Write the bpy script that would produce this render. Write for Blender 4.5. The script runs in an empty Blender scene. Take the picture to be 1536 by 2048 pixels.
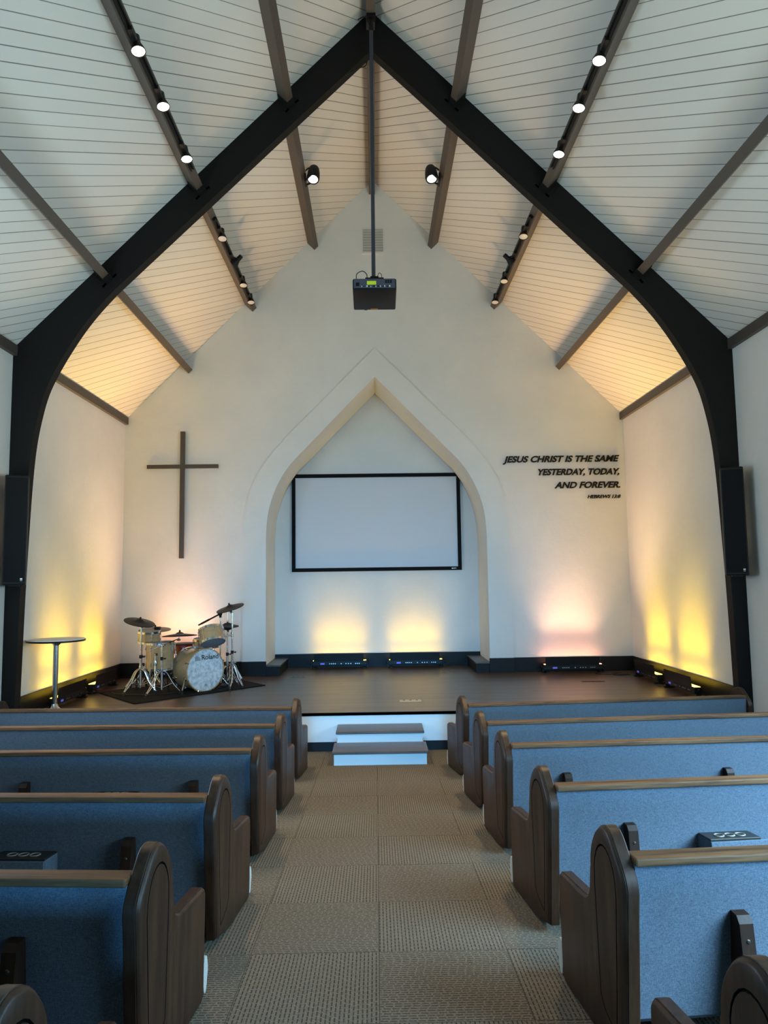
import bpy, bmesh, math, random
from mathutils import Vector, Matrix
S = bpy.context.scene
C = S.collection
PI = math.pi
V = Vector

# ------------------------------------------------------------------ camera
CAM_Z = 1.881
F_PX, PITCH, ROLL, YAW, CAM_X = 1439.6, 0.0929, -0.0134, 0.0131, -0.026
cd = bpy.data.cameras.new('camera')
cam = bpy.data.objects.new('camera', cd); C.objects.link(cam)
cp, sp, cy, sy = math.cos(PITCH), math.sin(PITCH), math.cos(YAW), math.sin(YAW)
fw = V((sy*cp, cy*cp, sp)); rt = V((cy, -sy, 0)); up = rt.cross(fw)
cr, sr = math.cos(ROLL), math.sin(ROLL)
r_ = rt*cr + up*sr; u_ = -rt*sr + up*cr
cam.matrix_world = Matrix(((r_.x, u_.x, -fw.x, CAM_X), (r_.y, u_.y, -fw.y, 0), (r_.z, u_.z, -fw.z, CAM_Z), (0, 0, 0, 1)))
cd.sensor_fit = 'VERTICAL'; cd.sensor_height = 36.0; cd.lens = 36.0*F_PX/2048
cd.clip_start = 0.05; cd.clip_end = 200
S.camera = cam

# ------------------------------------------------------------------ view, world, daylight
S.view_settings.view_transform = 'Standard'
S.view_settings.look = 'None'
S.view_settings.gamma = 1
S.view_settings.exposure = 0.0
S.view_settings.use_curve_mapping = False
W = bpy.data.worlds.new('sky'); S.world = W; W.use_nodes = True
bg = W.node_tree.nodes['Background']
bg.inputs[0].default_value = (0.45, 0.66, 1.0, 1); bg.inputs[1].default_value = 0.3

def area(name, loc, direction, sx, sy_, watts, color, spread=180, xdir=None):
    l = bpy.data.lights.new(name, 'AREA'); l.shape = 'RECTANGLE'; l.size = sx; l.size_y = sy_
    l.energy = watts; l.color = color; l.spread = math.radians(spread)
    o = bpy.data.objects.new(name, l); C.objects.link(o)
    z = -V(direction).normalized()
    x = V(xdir) if xdir else (V((0, 0, 1)).cross(z) if abs(z.z) < 0.99 else V((1, 0, 0)))
    x = (x - z*x.dot(z)).normalized(); y = z.cross(x)
    o.matrix_world = Matrix(((x.x, y.x, z.x, loc[0]), (x.y, y.y, z.y, loc[1]), (x.z, y.z, z.z, loc[2]), (0, 0, 0, 1)))
    return o

def spot(name, loc, direction, watts, color, angle=60, blend=0.6, radius=0.05):
    l = bpy.data.lights.new(name, 'SPOT'); l.energy = watts; l.color = color
    l.spot_size = math.radians(angle); l.spot_blend = blend; l.shadow_soft_size = radius
    o = bpy.data.objects.new(name, l); C.objects.link(o); o.location = loc
    o.rotation_mode = 'QUATERNION'
    o.rotation_quaternion = V(direction).to_track_quat('-Z', 'Y')
    return o

DAY = (0.42, 0.66, 1.0)
YEL = (1.0, 0.60, 0.012)
YEN = (1.0, 0.55, 0.01)
SAL = (1.0, 0.36, 0.20)
# daylight standing in the glazed openings: the doors behind the camera and the windows of the side walls
area('daylight_rear', (0, -6.4, 1.75), (0, 1, -0.10), 2.2, 1.7, 50, (0.13, 0.52, 1.0), 30)
area('daylight_right', (3.93, 3.6, 1.85), (-1, 0.1, -0.1), 6.0, 1.7, 215, (0.42, 0.76, 1.0))
# skylight falls steeply through the right windows onto the pews below them
area('skylight_right', (3.90, 2.8, 1.9), (-0.50, 0.30, -0.82), 5.4, 1.6, 460, (0.40, 0.71, 1.0), 84)
area('daylight_left', (-3.93, 5.4, 2.2), (1, 0.15, 0.05), 2.4, 1.7, 110, (0.55, 0.78, 1.0))
# added upward fills that brighten the ceiling, in place of ground bounce
area('ceiling_fill_left', (-3.92, 5.4, 2.3), (0.5, 0.3, 0.8), 2.4, 1.2, 30, (0.80, 0.98, 0.82), 150)
area('ceiling_fill_right', (3.92, 3.0, 2.2), (-0.5, 0.6, 0.8), 6.0, 1.2, 152, (0.93, 1.0, 0.76), 150)

# ------------------------------------------------------------------ materials
def new_mat(name):
    m = bpy.data.materials.new(name); m.use_nodes = True
    return m, m.node_tree.nodes, m.node_tree.links, m.node_tree.nodes['Principled BSDF']
def plain(name, col, rough=0.5, metal=0.0, spec=0.5):
    m, n, l, b = new_mat(name)
    b.inputs['Base Color'].default_value = (*col, 1); b.inputs['Roughness'].default_value = rough
    b.inputs['Metallic'].default_value = metal; b.inputs['Specular IOR Level'].default_value = spec
    return m
def mth(n, l, op, a, b=None, c=None):
    x = n.new('ShaderNodeMath'); x.operation = op
    for i, v in enumerate((a, b, c)):
        if v is None: continue
        if isinstance(v, (int, float)): x.inputs[i].default_value = v
        else: l.new(v, x.inputs[i])
    return x.outputs[0]
def mixc(n, l, fac, a, b):
    x = n.new('ShaderNodeMix'); x.data_type = 'RGBA'
    l.new(fac, x.inputs[0]) if not isinstance(fac, float) else None
    for i, v in ((6, a), (7, b)):
        if isinstance(v, tuple): x.inputs[i].default_value = (*v, 1)
        else: l.new(v, x.inputs[i])
    return x.outputs[2]
def noise(n, l, vec, scale, detail=3, rough=0.5):
    t = n.new('ShaderNodeTexNoise'); t.inputs['Scale'].default_value = scale
    t.inputs['Detail'].default_value = detail; t.inputs['Roughness'].default_value = rough
    if vec is not None: l.new(vec, t.inputs['Vector'])
    return t.outputs[0]
def coords(n): return n.new('ShaderNodeTexCoord').outputs['Object']
def scaled(n, l, vec, s):
    mp = n.new('ShaderNodeMapping'); mp.inputs['Scale'].default_value = s; l.new(vec, mp.inputs['Vector']); return mp.outputs[0]
def ramp(n, l, fac, stops):
    r = n.new('ShaderNodeValToRGB'); e = r.color_ramp.elements
    while len(e) < len(stops): e.new(0.5)
    for k, (p, c) in enumerate(stops): e[k].position = p; e[k].color = (*c, 1)
    l.new(fac, r.inputs[0]); return r.outputs[0]
def bump(n, l, b, h, strength, dist=0.01):
    x = n.new('ShaderNodeBump'); x.inputs['Strength'].default_value = strength; x.inputs['Distance'].default_value = dist
    l.new(h, x.inputs['Height']); l.new(x.outputs[0], b.inputs['Normal'])
def emit(name, col, strength):
    m, n, l, b = new_mat(name)
    b.inputs['Base Color'].default_value = (*col, 1)
    b.inputs['Emission Color'].default_value = (*col, 1); b.inputs['Emission Strength'].default_value = strength
    return m

def plaster():
    m, n, l, b = new_mat('white_plaster'); c = coords(n)
    f = noise(n, l, c, 1.3, 5, 0.6)
    l.new(ramp(n, l, f, [(0.3, (0.70, 0.69, 0.66)), (0.7, (0.76, 0.75, 0.72))]), b.inputs['Base Color'])
    b.inputs['Roughness'].default_value = 0.75
    bump(n, l, b, noise(n, l, c, 7, 5, 0.6), 0.18, 0.02); return m
def boards(name, phase, pitch=0.1204, ang=129.5):
    # diagonal tongue and groove boards
    m, n, l, b = new_mat(name); c = coords(n)
    s = n.new('ShaderNodeSeparateXYZ'); l.new(c, s.inputs[0])
    au = mth(n, l, 'ABSOLUTE', s.outputs[0])
    a = math.radians(ang)
    t = mth(n, l, 'ADD', mth(n, l, 'MULTIPLY', au, math.sin(a)*1.4133), mth(n, l, 'MULTIPLY', s.outputs[1], -math.cos(a)))
    t = mth(n, l, 'ADD', mth(n, l, 'DIVIDE', t, pitch), -phase)
    fr = mth(n, l, 'FRACT', t); idx = mth(n, l, 'FLOOR', t)
    d = mth(n, l, 'ABSOLUTE', mth(n, l, 'SUBTRACT', fr, 0.5))            # 0.5 at the joint
    wn = n.new('ShaderNodeTexWhiteNoise'); wn.noise_dimensions = '1D'; l.new(idx, wn.inputs['W'])
    wid = mth(n, l, 'MULTIPLY_ADD', wn.outputs[0], 0.018, 0.462)
    g = mth(n, l, 'GREATER_THAN', d, wid)
    sh = mth(n, l, 'MULTIPLY_ADD', wn.outputs[0], 0.05, 0.0)
    base = n.new('ShaderNodeHueSaturation'); base.inputs['Color'].default_value = (0.66, 0.65, 0.62, 1)
    l.new(mth(n, l, 'ADD', sh, 0.97), base.inputs['Value'])
    l.new(mixc(n, l, g, base.outputs[0], (0.19, 0.18, 0.165)), b.inputs['Base Color'])
    b.inputs['Roughness'].default_value = 0.6
    bump(n, l, b, mth(n, l, 'SUBTRACT', 1.0, g), 0.5, 0.006); return m
def wood(name, dark, light, axis, rough=0.35, scale=1.0, spec=0.5):
    m, n, l, b = new_mat(name); c = coords(n)
    s = [22.0*scale]*3; s['XYZ'.index(axis)] = 1.6*scale
    v = scaled(n, l, c, tuple(s))
    f = noise(n, l, v, 1.0, 6, 0.65); f2 = noise(n, l, scaled(n, l, c, tuple(k*6 for k in s)), 1.0, 2)
    t = mth(n, l, 'ADD', mth(n, l, 'MULTIPLY', f, 0.8), mth(n, l, 'MULTIPLY', f2, 0.2))
    l.new(ramp(n, l, t, [(0.33, dark), (0.66, light)]), b.inputs['Base Color'])
    b.inputs['Roughness'].default_value = rough; b.inputs['Specular IOR Level'].default_value = spec
    bump(n, l, b, t, 0.12, 0.003); return m
def stage_wood():
    m, n, l, b = new_mat('dark_plank_flooring'); c = coords(n)
    s = n.new('ShaderNodeSeparateXYZ'); l.new(c, s.inputs[0])
    t = mth(n, l, 'DIVIDE', s.outputs[1], 0.115); row = mth(n, l, 'FLOOR', t); fr = mth(n, l, 'FRACT', t)
    wn = n.new('ShaderNodeTexWhiteNoise'); wn.noise_dimensions = '1D'; l.new(row, wn.inputs['W'])
    xs = mth(n, l, 'ADD', mth(n, l, 'DIVIDE', s.outputs[0], 1.25), mth(n, l, 'MULTIPLY', wn.outputs[0], 7.3))
    cell = mth(n, l, 'FLOOR', xs); fx = mth(n, l, 'FRACT', xs)
    w2 = n.new('ShaderNodeTexWhiteNoise'); w2.noise_dimensions = '2D'
    cb = n.new('ShaderNodeCombineXYZ'); l.new(cell, cb.inputs[0]); l.new(row, cb.inputs[1]); l.new(cb.outputs[0], w2.inputs['Vector'])
    g = noise(n, l, scaled(n, l, c, (1.2, 40, 1)), 1.0, 5, 0.6)
    mixv = mth(n, l, 'ADD', mth(n, l, 'MULTIPLY', g, 0.75), mth(n, l, 'MULTIPLY', w2.outputs[0], 0.3))
    col = ramp(n, l, mixv, [(0.25, (0.034, 0.021, 0.013)), (0.85, (0.13, 0.083, 0.054))])
    gap = mth(n, l, 'MAXIMUM', mth(n, l, 'LESS_THAN', fr, 0.025), mth(n, l, 'LESS_THAN', fx, 0.003))
    l.new(mixc(n, l, gap, col, (0.012, 0.009, 0.007)), b.inputs['Base Color'])
    b.inputs['Roughness'].default_value = 0.33; b.inputs['Specular IOR Level'].default_value = 0.55
    bump(n, l, b, g, 0.15, 0.004); return m
def carpet():
    m, n, l, b = new_mat('ribbed_carpet_tiles'); c = coords(n)
    s = n.new('ShaderNodeSeparateXYZ'); l.new(c, s.inputs[0]); x, y = s.outputs[0], s.outputs[1]
    tx = mth(n, l, 'DIVIDE', mth(n, l, 'ADD', x, 0.03), 0.5565); ty = mth(n, l, 'DIVIDE', mth(n, l, 'ADD', y, -3.295), 0.56)
    ix, iy = mth(n, l, 'FLOOR', tx), mth(n, l, 'FLOOR', ty)
    par = mth(n, l, 'GREATER_THAN', mth(n, l, 'FLOORED_MODULO', mth(n, l, 'ADD', ix, iy), 2.0), 0.5)
    # rib coordinate and along coordinate
    mixf = n.new('ShaderNodeMix'); l.new(par, mixf.inputs[0]); l.new(x, mixf.inputs[2]); l.new(y, mixf.inputs[3])
    mixa = n.new('ShaderNodeMix'); l.new(par, mixa.inputs[0]); l.new(y, mixa.inputs[2]); l.new(x, mixa.inputs[3])
    rib, alo = mixf.outputs[0], mixa.outputs[0]
    k = mth(n, l, 'DIVIDE', rib, 0.0168); kr = mth(n, l, 'FLOOR', k); fr = mth(n, l, 'FRACT', k)
    wn = n.new('ShaderNodeTexWhiteNoise'); wn.noise_dimensions = '1D'; l.new(kr, wn.inputs['W'])
    da = mth(n, l, 'FRACT', mth(n, l, 'ADD', mth(n, l, 'DIVIDE', alo, 0.034), wn.outputs[0]))
    dash = mth(n, l, 'MULTIPLY', mth(n, l, 'LESS_THAN', mth(n, l, 'ABSOLUTE', mth(n, l, 'SUBTRACT', fr, 0.5)), 0.17), mth(n, l, 'LESS_THAN', da, 0.80))
    f = noise(n, l, c, 160, 2, 0.7); f2 = noise(n, l, c, 60, 3, 0.6)
    base = ramp(n, l, f, [(0.3, (0.095, 0.079, 0.058)), (0.7, (0.195, 0.164, 0.122))])
    low = ramp(n, l, f2, [(0.3, (0.028, 0.025, 0.020)), (0.7, (0.075, 0.066, 0.054))])
    col = mixc(n, l, dash, base, low)
    ex = mth(n, l, 'ABSOLUTE', mth(n, l, 'SUBTRACT', mth(n, l, 'FRACT', tx), 0.5)); ey = mth(n, l, 'ABSOLUTE', mth(n, l, 'SUBTRACT', mth(n, l, 'FRACT', ty), 0.5))
    seam = mth(n, l, 'GREATER_THAN', mth(n, l, 'MAXIMUM', ex, ey), 0.4965)
    l.new(mixc(n, l, seam, col, (0.06, 0.053, 0.044)), b.inputs['Base Color'])
    b.inputs['Roughness'].default_value = 0.95; b.inputs['Specular IOR Level'].default_value = 0.1
    bump(n, l, b, mth(n, l, 'ADD', mth(n, l, 'SUBTRACT', 1.0, dash), mth(n, l, 'MULTIPLY', f, 0.5)), 0.5, 0.004); return m
def fabric(name, dark, light):
    m, n, l, b = new_mat(name); c = coords(n)
    f = noise(n, l, scaled(n, l, c, (260, 260, 420)), 1.0, 2, 0.7)
    f2 = noise(n, l, scaled(n, l, c, (500, 500, 70)), 1.0, 2, 0.7)
    f3 = noise(n, l, scaled(n, l, c, (60, 60, 600)), 1.0, 2, 0.7)
    t = mth(n, l, 'ADD', mth(n, l, 'MULTIPLY', f, 0.4), mth(n, l, 'MULTIPLY', mth(n, l, 'ADD', f2, f3), 0.3))
    l.new(ramp(n, l, t, [(0.38, dark), (0.62, light)]), b.inputs['Base Color'])
    b.inputs['Roughness'].default_value = 0.9; b.inputs['Specular IOR Level'].default_value = 0.15
    bump(n, l, b, t, 0.3, 0.002); return m

M = {}
M['plaster'] = plaster()
M['ceil_l'] = boards('ceiling_boards_west', 52.40)
M['ceil_r'] = boards('ceiling_boards_east', 53.83)
M['beam'] = plain('beam_paint_shaded', (0.012, 0.0115, 0.0112), 0.6, 0, 0.12)  # beam paint darkened for the dim light on the frame face
M['purlin'] = plain('beam_paint_lit', (0.075, 0.062, 0.053), 0.5, 0, 0.4)  # same beam paint made lighter, for the light on the purlins
M['stage'] = stage_wood()
M['carpet'] = carpet()
M['base'] = plain('charcoal_baseboard', (0.009, 0.0085, 0.0095), 0.5, 0, 0.2)
M['fabric'] = fabric('blue_grey_pew_fabric', (0.050, 0.070, 0.095), (0.150, 0.195, 0.245))
M['pad'] = fabric('off_white_pad_fabric', (0.36, 0.37, 0.35), (0.50, 0.51, 0.48))
M['oak_y'] = wood('dark_stained_oak_end', (0.011, 0.0045, 0.0024), (0.050, 0.022, 0.0105), 'Z', 0.42, 1.0, 0.3)
M['oak_x'] = wood('dark_stained_oak_rail', (0.026, 0.011, 0.005), (0.19, 0.092, 0.036), 'X', 0.6, 1.0, 0.25)
M['oak_d'] = wood('very_dark_oak', (0.010, 0.005, 0.0035), (0.036, 0.018, 0.011), 'Z', 0.5, 1.0, 0.2)
M['groove'] = plain('black_stained_groove', (0.004, 0.0025, 0.002), 0.8, 0, 0.1)
M['black'] = plain('black_plastic', (0.006, 0.006, 0.0065), 0.5, 0, 0.25)
M['blackm'] = plain('black_metal', (0.007, 0.007, 0.0075), 0.45, 0, 0.25)
M['grille'] = plain('black_speaker_cloth', (0.004, 0.004, 0.005), 0.8, 0, 0.2)
M['chrome'] = plain('chrome', (0.62, 0.62, 0.63), 0.2, 1.0)
M['steel'] = plain('brushed_steel', (0.55, 0.55, 0.57), 0.3, 1.0)
M['rubber'] = plain('black_rubber', (0.012, 0.012, 0.012), 0.8)
M['screen'] = plain('matte_white_screen', (0.66, 0.67, 0.70), 0.85)
M['white'] = plain('white_paint', (0.70, 0.69, 0.67), 0.6)
M['bronze'] = plain('dark_bronze_plate', (0.05, 0.045, 0.038), 0.4, 0.6)
M['ring'] = plain('pale_metal_ring', (0.22, 0.20, 0.165), 0.5)
M['gold'] = wood('champagne_drum_wrap', (0.40, 0.25, 0.12), (0.52, 0.34, 0.175), 'X', 0.16)
M['cym'] = plain('dark_grey_rubber_cymbal', (0.010, 0.010, 0.010), 0.5, 0, 0.3)
M['mesh_head'] = plain('grey_mesh_head', (0.22, 0.23, 0.25), 0.6)
M['red'] = plain('red_vinyl', (0.22, 0.006, 0.006), 0.35)
M['cable'] = plain('black_cable', (0.008, 0.008, 0.008), 0.5)
M['pole'] = plain('blue_black_pole_paint', (0.03, 0.036, 0.055), 0.35)
M['proj'] = plain('dark_projector_plastic', (0.007, 0.007, 0.008), 0.5, 0, 0.25)
M['projback'] = plain('daylit_connector_panel', (0.055, 0.07, 0.11), 0.4)  # blue of the daylight falling on this panel put into its colour
M['lime'] = plain('lime_yellow_label', (0.62, 0.80, 0.04), 0.6)
M['amber'] = plain('amber_label', (0.35, 0.12, 0.02), 0.5)
M['paper'] = plain('white_marking', (0.75, 0.75, 0.76), 0.5)
M['brass'] = plain('brass_floor_plate', (0.55, 0.42, 0.26), 0.5)
M['lamp_on'] = emit('lit_lamp_face', (1.0, 0.93, 0.74), 9.0)
M['lamp_cold'] = emit('lit_cold_lamp_face', (0.88, 0.96, 1.0), 7.0)
M['lamp_off'] = plain('unlit_lamp_face', (0.62, 0.60, 0.58), 0.3)
M['lens_yel'] = emit('amber_led_lens', (1.0, 0.66, 0.06), 11.0)
M['lens_sal'] = emit('salmon_led_lens', (1.0, 0.42, 0.22), 9.0)
M['led_blue'] = emit('blue_status_display', (0.16, 0.16, 0.8), 0.25)
M['glass'] = plain('window_glass', (0.8, 0.85, 0.9), 0.05)
M['glass'].node_tree.nodes['Principled BSDF'].inputs['Transmission Weight'].default_value = 1.0
M['rug'] = fabric('black_rug_pile', (0.003, 0.003, 0.0035), (0.014, 0.014, 0.015))
M['maroon'] = fabric('maroon_cloth', (0.06, 0.01, 0.02), (0.14, 0.03, 0.05))

def cloudy():
    m, n, l, b = new_mat('pearl_bass_head'); c = coords(n)
    f = noise(n, l, c, 22, 4, 0.6)
    l.new(ramp(n, l, f, [(0.33, (0.36, 0.42, 0.47)), (0.62, (0.72, 0.76, 0.80))]), b.inputs['Base Color'])
    b.inputs['Roughness'].default_value = 0.4; return m
M['pearl'] = cloudy()

# ------------------------------------------------------------------ mesh helpers
def obj(name, bm, mat, parent=None, smooth=False):
    me = bpy.data.meshes.new(name)
    bmesh.ops.recalc_face_normals(bm, faces=bm.faces)
    bm.to_mesh(me); bm.free()
    mats = mat if isinstance(mat, (list, tuple)) else [mat]
    for k in mats: me.materials.append(k)
    if smooth:
        for p in me.polygons: p.use_smooth = True
        try: me.set_sharp_from_angle(angle=math.radians(38))
        except Exception: pass
    o = bpy.data.objects.new(name, me); C.objects.link(o)
    if parent: o.parent = parent
    return o
def tag(o, label, cat, group=None):
    o['label'] = label; o['category'] = cat
    if group: o['group'] = group
    return o
def struct(name, bm, mat, label=None, parent=None, smooth=False):
    o = obj(name, bm, mat, parent, smooth); o['kind'] = 'structure'
    if label: o['label'] = label
    return o
def thing(name, loc, label, cat, group=None):
    o = bpy.data.objects.new(name, None); C.objects.link(o); o.location = loc
    o.empty_display_size = 0.1
    return tag(o, label, cat, group)
def copy_tree(o, parent=None):
    c = o.copy(); C.objects.link(c)
    if parent: c.parent = parent
    for ch in list(o.children): copy_tree(ch, c)
    return c

def box(bm, x0, x1, y0, y1, z0, z1, bevel=0.0, mi=0, mat=None):
    r = bmesh.ops.create_cube(bm, size=1.0)
    vs = r['verts']
    for v in vs:
        v.co = V((x0 + (v.co.x+0.5)*(x1-x0), y0 + (v.co.y+0.5)*(y1-y0), z0 + (v.co.z+0.5)*(z1-z0)))
    fs = {f for v in vs for f in v.link_faces}
    if bevel > 0:
        es = list({e for v in vs for e in v.link_edges})
        rr = bmesh.ops.bevel(bm, geom=es, offset=bevel, segments=2, profile=0.5, affect='EDGES')
        vs = list({v for f in rr['faces'] for v in f.verts} | {v for v in vs if v.is_valid})
        fs = {f for v in vs for f in v.link_faces}
    for f in fs: f.material_index = mi
    if mat is not None:
        for v in {v for f in fs for v in f.verts}: v.co = mat @ v.co
    return fs
def frame_for(d):
    d = V(d).normalized(); a = V((0, 0, 1)) if abs(d.z) < 0.95 else V((1, 0, 0))
    x = a.cross(d).normalized(); return x, d.cross(x), d
def lathe(bm, base, axis, prof, n=24, mi=0, cap0=True, cap1=True):
    """prof: list of (distance along axis, radius)."""
    x, y, d = frame_for(axis); base = V(base); rings = []
    for h, r in prof:
        rings.append([bm.verts.new(base + d*h + (x*math.cos(2*PI*k/n) + y*math.sin(2*PI*k/n))*max(r, 1e-5)) for k in range(n)])
    for a, b in zip(rings, rings[1:]):
        for k in range(n):
            f = bm.faces.new((a[k], a[(k+1) % n], b[(k+1) % n], b[k])); f.material_index = mi
    if cap0: bm.faces.new(list(reversed(rings[0]))).material_index = mi
    if cap1: bm.faces.new(rings[-1]).material_index = mi
def rod(bm, a, b, r0, r1=None, n=10, mi=0):
    a, b = V(a), V(b); L = (b-a).length
    lathe(bm, a, b-a, [(0, r0), (L, r0 if r1 is None else r1)], n, mi)
def tube(bm, pts, r, n=8, mi=0, closed=False):
    pts = [V(p) for p in pts]; rings = []; N = len(pts); px = None
    for i, p in enumerate(pts):
        if closed: d = pts[(i+1) % N] - pts[i-1]
        else: d = pts[min(i+1, N-1)] - pts[max(i-1, 0)]
        d.normalize()
        if px is None: x, y, _ = frame_for(d)
        else:
            x = px - d*px.dot(d); x.normalize(); y = d.cross(x)
        px = x
        rings.append([bm.verts.new(p + (x*math.cos(2*PI*k/n) + y*math.sin(2*PI*k/n))*r) for k in range(n)])
    pairs = list(zip(rings, rings[1:])) + ([(rings[-1], rings[0])] if closed else [])
    for a, b in pairs:
        for k in range(n):
            bm.faces.new((a[k], a[(k+1) % n], b[(k+1) % n], b[k])).material_index = mi
    if not closed:
        bm.faces.new(list(reversed(rings[0]))).material_index = mi; bm.faces.new(rings[-1]).material_index = mi
def spline(pts, sub=8, closed=False):
    P = [V(p) for p in pts]; out = []; N = len(P)
    for i in range(N if closed else N-1):
        g = (lambda k: P[k % N]) if closed else (lambda k: P[max(0, min(N-1, k))])
        a, b, c, d = g(i-1), g(i), g(i+1), g(i+2)
        for s in range(sub):
            t = s/sub
            out.append(0.5*((2*b) + (c-a)*t + (2*a-5*b+4*c-d)*t*t + (3*b-a-3*c+d)*t**3))
    if not closed: out.append(P[-1])
    return out
def prism(bm, poly, d0, d1, to3, mi=0):
    """poly: 2-D outline, extruded between depths d0 and d1; to3(u, v, d) gives the 3-D point."""
    A = [bm.verts.new(to3(u, v, d0)) for u, v in poly]; B = [bm.verts.new(to3(u, v, d1)) for u, v in poly]
    n = len(poly)
    fs = [bm.faces.new(list(reversed(A))), bm.faces.new(B)]
    for k in range(n): fs.append(bm.faces.new((A[k], A[(k+1) % n], B[(k+1) % n], B[k])))
    for f in fs: f.material_index = mi
    return fs
XZ = lambda u, v, d: V((u, d, v))       # outline in the x-z plane, depth along y
YZ = lambda u, v, d: V((d, u, v))       # outline in the y-z plane, depth along x
XY = lambda u, v, d: V((u, v, d))
def sheet_with_hole(bm, outer, hole, d, to3, mi=0):
    es = []
    for loop in (outer, hole):
        vs = [bm.verts.new(to3(u, v, d)) for u, v in loop]
        es += [bm.edges.new((vs[k], vs[(k+1) % len(vs)])) for k in range(len(vs))]
    r = bmesh.ops.triangle_fill(bm, use_beauty=True, use_dissolve=False, edges=es)
    for f in [g for g in r['geom'] if isinstance(g, bmesh.types.BMFace)]: f.material_index = mi
def inset(poly, d):
    """move a closed outline inwards by d (outline given counter-clockwise)."""
    out = []; n = len(poly)
    for k in range(n):
        p0, p1, p2 = V(poly[k-1]), V(poly[k]), V(poly[(k+1) % n])
        a, b = (p1-p0).normalized(), (p2-p1).normalized()
        na, nb = V((-a.y, a.x)), V((-b.y, b.x)); m = na+nb
        if m.length < 1e-6: m = na
        m.normalize(); q = p1 + m*(d/max(0.45, m.dot(na))); out.append((q.x, q.y))
    return out

# ------------------------------------------------------------------ room constants
HW = 4.0; YB = 11.395; YF = 7.807; YN = 12.42; ZE = 4.478; SL = 0.9987; ZA = ZE + SL*HW
YR = -6.5; ZS = 0.411; YS = 8.146
GR = 0.055
def floor_z(y): return 0.448 - GR*y
def ceil_z(x): return ZE + SL*(HW-abs(x))

# floor: carpeted, falling gently towards the stage
bm = bmesh.new()
prism(bm, [(YR, floor_z(YR)), (YS+0.3, floor_z(YS+0.3)), (YS+0.3, floor_z(YS+0.3)-0.2), (YR, floor_z(YR)-0.2)], -HW-0.2, HW+0.2, YZ)
struct('floor', bm, M['carpet'], 'sloping floor of grey ribbed carpet tiles')
# ceiling: two board slopes
for nm, s, mk in (('ceiling', -1, 'ceil_l'), ('ceiling', 1, 'ceil_r')):
    bm = bmesh.new()
    prism(bm, [(0, ZA), (s*(HW+0.25), ZE-0.25*SL), (s*(HW+0.25), ZE-0.25*SL+0.2), (0, ZA+0.25)], YR-0.2, YB+0.12, XZ)
    struct(nm, bm, M[mk], 'white diagonal board ceiling slope on the %s' % ('left' if s < 0 else 'right'))
# side walls with window openings near the pews behind the camera's view
def side_wall(name, s):
    bm = bmesh.new(); x0, x1 = sorted((s*HW, s*(HW+0.2)))
    wy0, wy1, wz0, wz1 = (4.15, 6.65, 1.35, 3.1) if s < 0 else (0.5, 6.7, 1.0, 2.75)
    box(bm, x0, x1, YR-0.2, wy0, -0.3, ZE+0.05); box(bm, x0, x1, wy1, YB+0.12, -0.3, ZE+0.05)
    box(bm, x0, x1, wy0, wy1, -0.3, wz0); box(bm, x0, x1, wy0, wy1, wz1, ZE+0.05)
    struct(name, bm, M['plaster'], 'white plaster wall on the %s' % ('left' if s < 0 else 'right'))
    return (wy0, wy1, wz0, wz1)
for nm, s in (('wall_left', -1), ('wall_right', 1)):
    wy0, wy1, wz0, wz1 = side_wall(nm, s)
    xa, xb = sorted((s*(HW+0.06), s*(HW+0.14)))
    bm = bmesh.new()
    box(bm, xa, xb, wy0, wy1, wz0, wz0+0.06); box(bm, xa, xb, wy0, wy1, wz1-0.06, wz1)
    for k in range(6):
        y = wy0 + (wy1-wy0)*k/5; y = min(max(y, wy0+0.03), wy1-0.03); box(bm, xa, xb, y-0.03, y+0.03, wz0+0.06, wz1-0.06)
    w = struct('window_%d' % (1 if s < 0 else 2), bm, M['white'], 'window in the %s wall' % ('left' if s < 0 else 'right'))
    bm = bmesh.new(); box(bm, s*(HW+0.10)-0.004, s*(HW+0.10)+0.004, wy0, wy1, wz0, wz1)
    obj('pane', bm, M['glass'], w)
# unseen rear wall with glazed doors, finished dark to limit bounced light
bm = bmesh.new()
dz0 = floor_z(YR)
prism(bm, [(-HW-0.2, -0.3), (-1.3, -0.3), (-1.3, 3.0), (1.3, 3.0), (1.3, -0.3), (HW+0.2, -0.3), (HW+0.2, ZE), (0, ZA), (-HW-0.2, ZE)], YR-0.2, YR, XZ)
struct('wall_back', bm, wood('low_bounce_rear_finish', (0.03, 0.018, 0.011), (0.07, 0.042, 0.026), 'Z', 0.5), 'unseen rear wall of the hall, darkened to limit bounce')
bm = bmesh.new()
for x in (-1.27, -0.03, 0.03, 1.27): box(bm, x-0.03, x+0.03, YR-0.12, YR-0.05, dz0, 3.0)
box(bm, -1.3, 1.3, YR-0.12, YR-0.05, 2.94, 3.0); box(bm, -1.3, 1.3, YR-0.12, YR-0.05, dz0, dz0+0.15)
d = struct('door_1', bm, M['beam'], 'glazed double door in the rear wall')
bm = bmesh.new(); box(bm, -1.3, 1.3, YR-0.09, YR-0.08, dz0, 3.0); obj('pane', bm, M['glass'], d)

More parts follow.
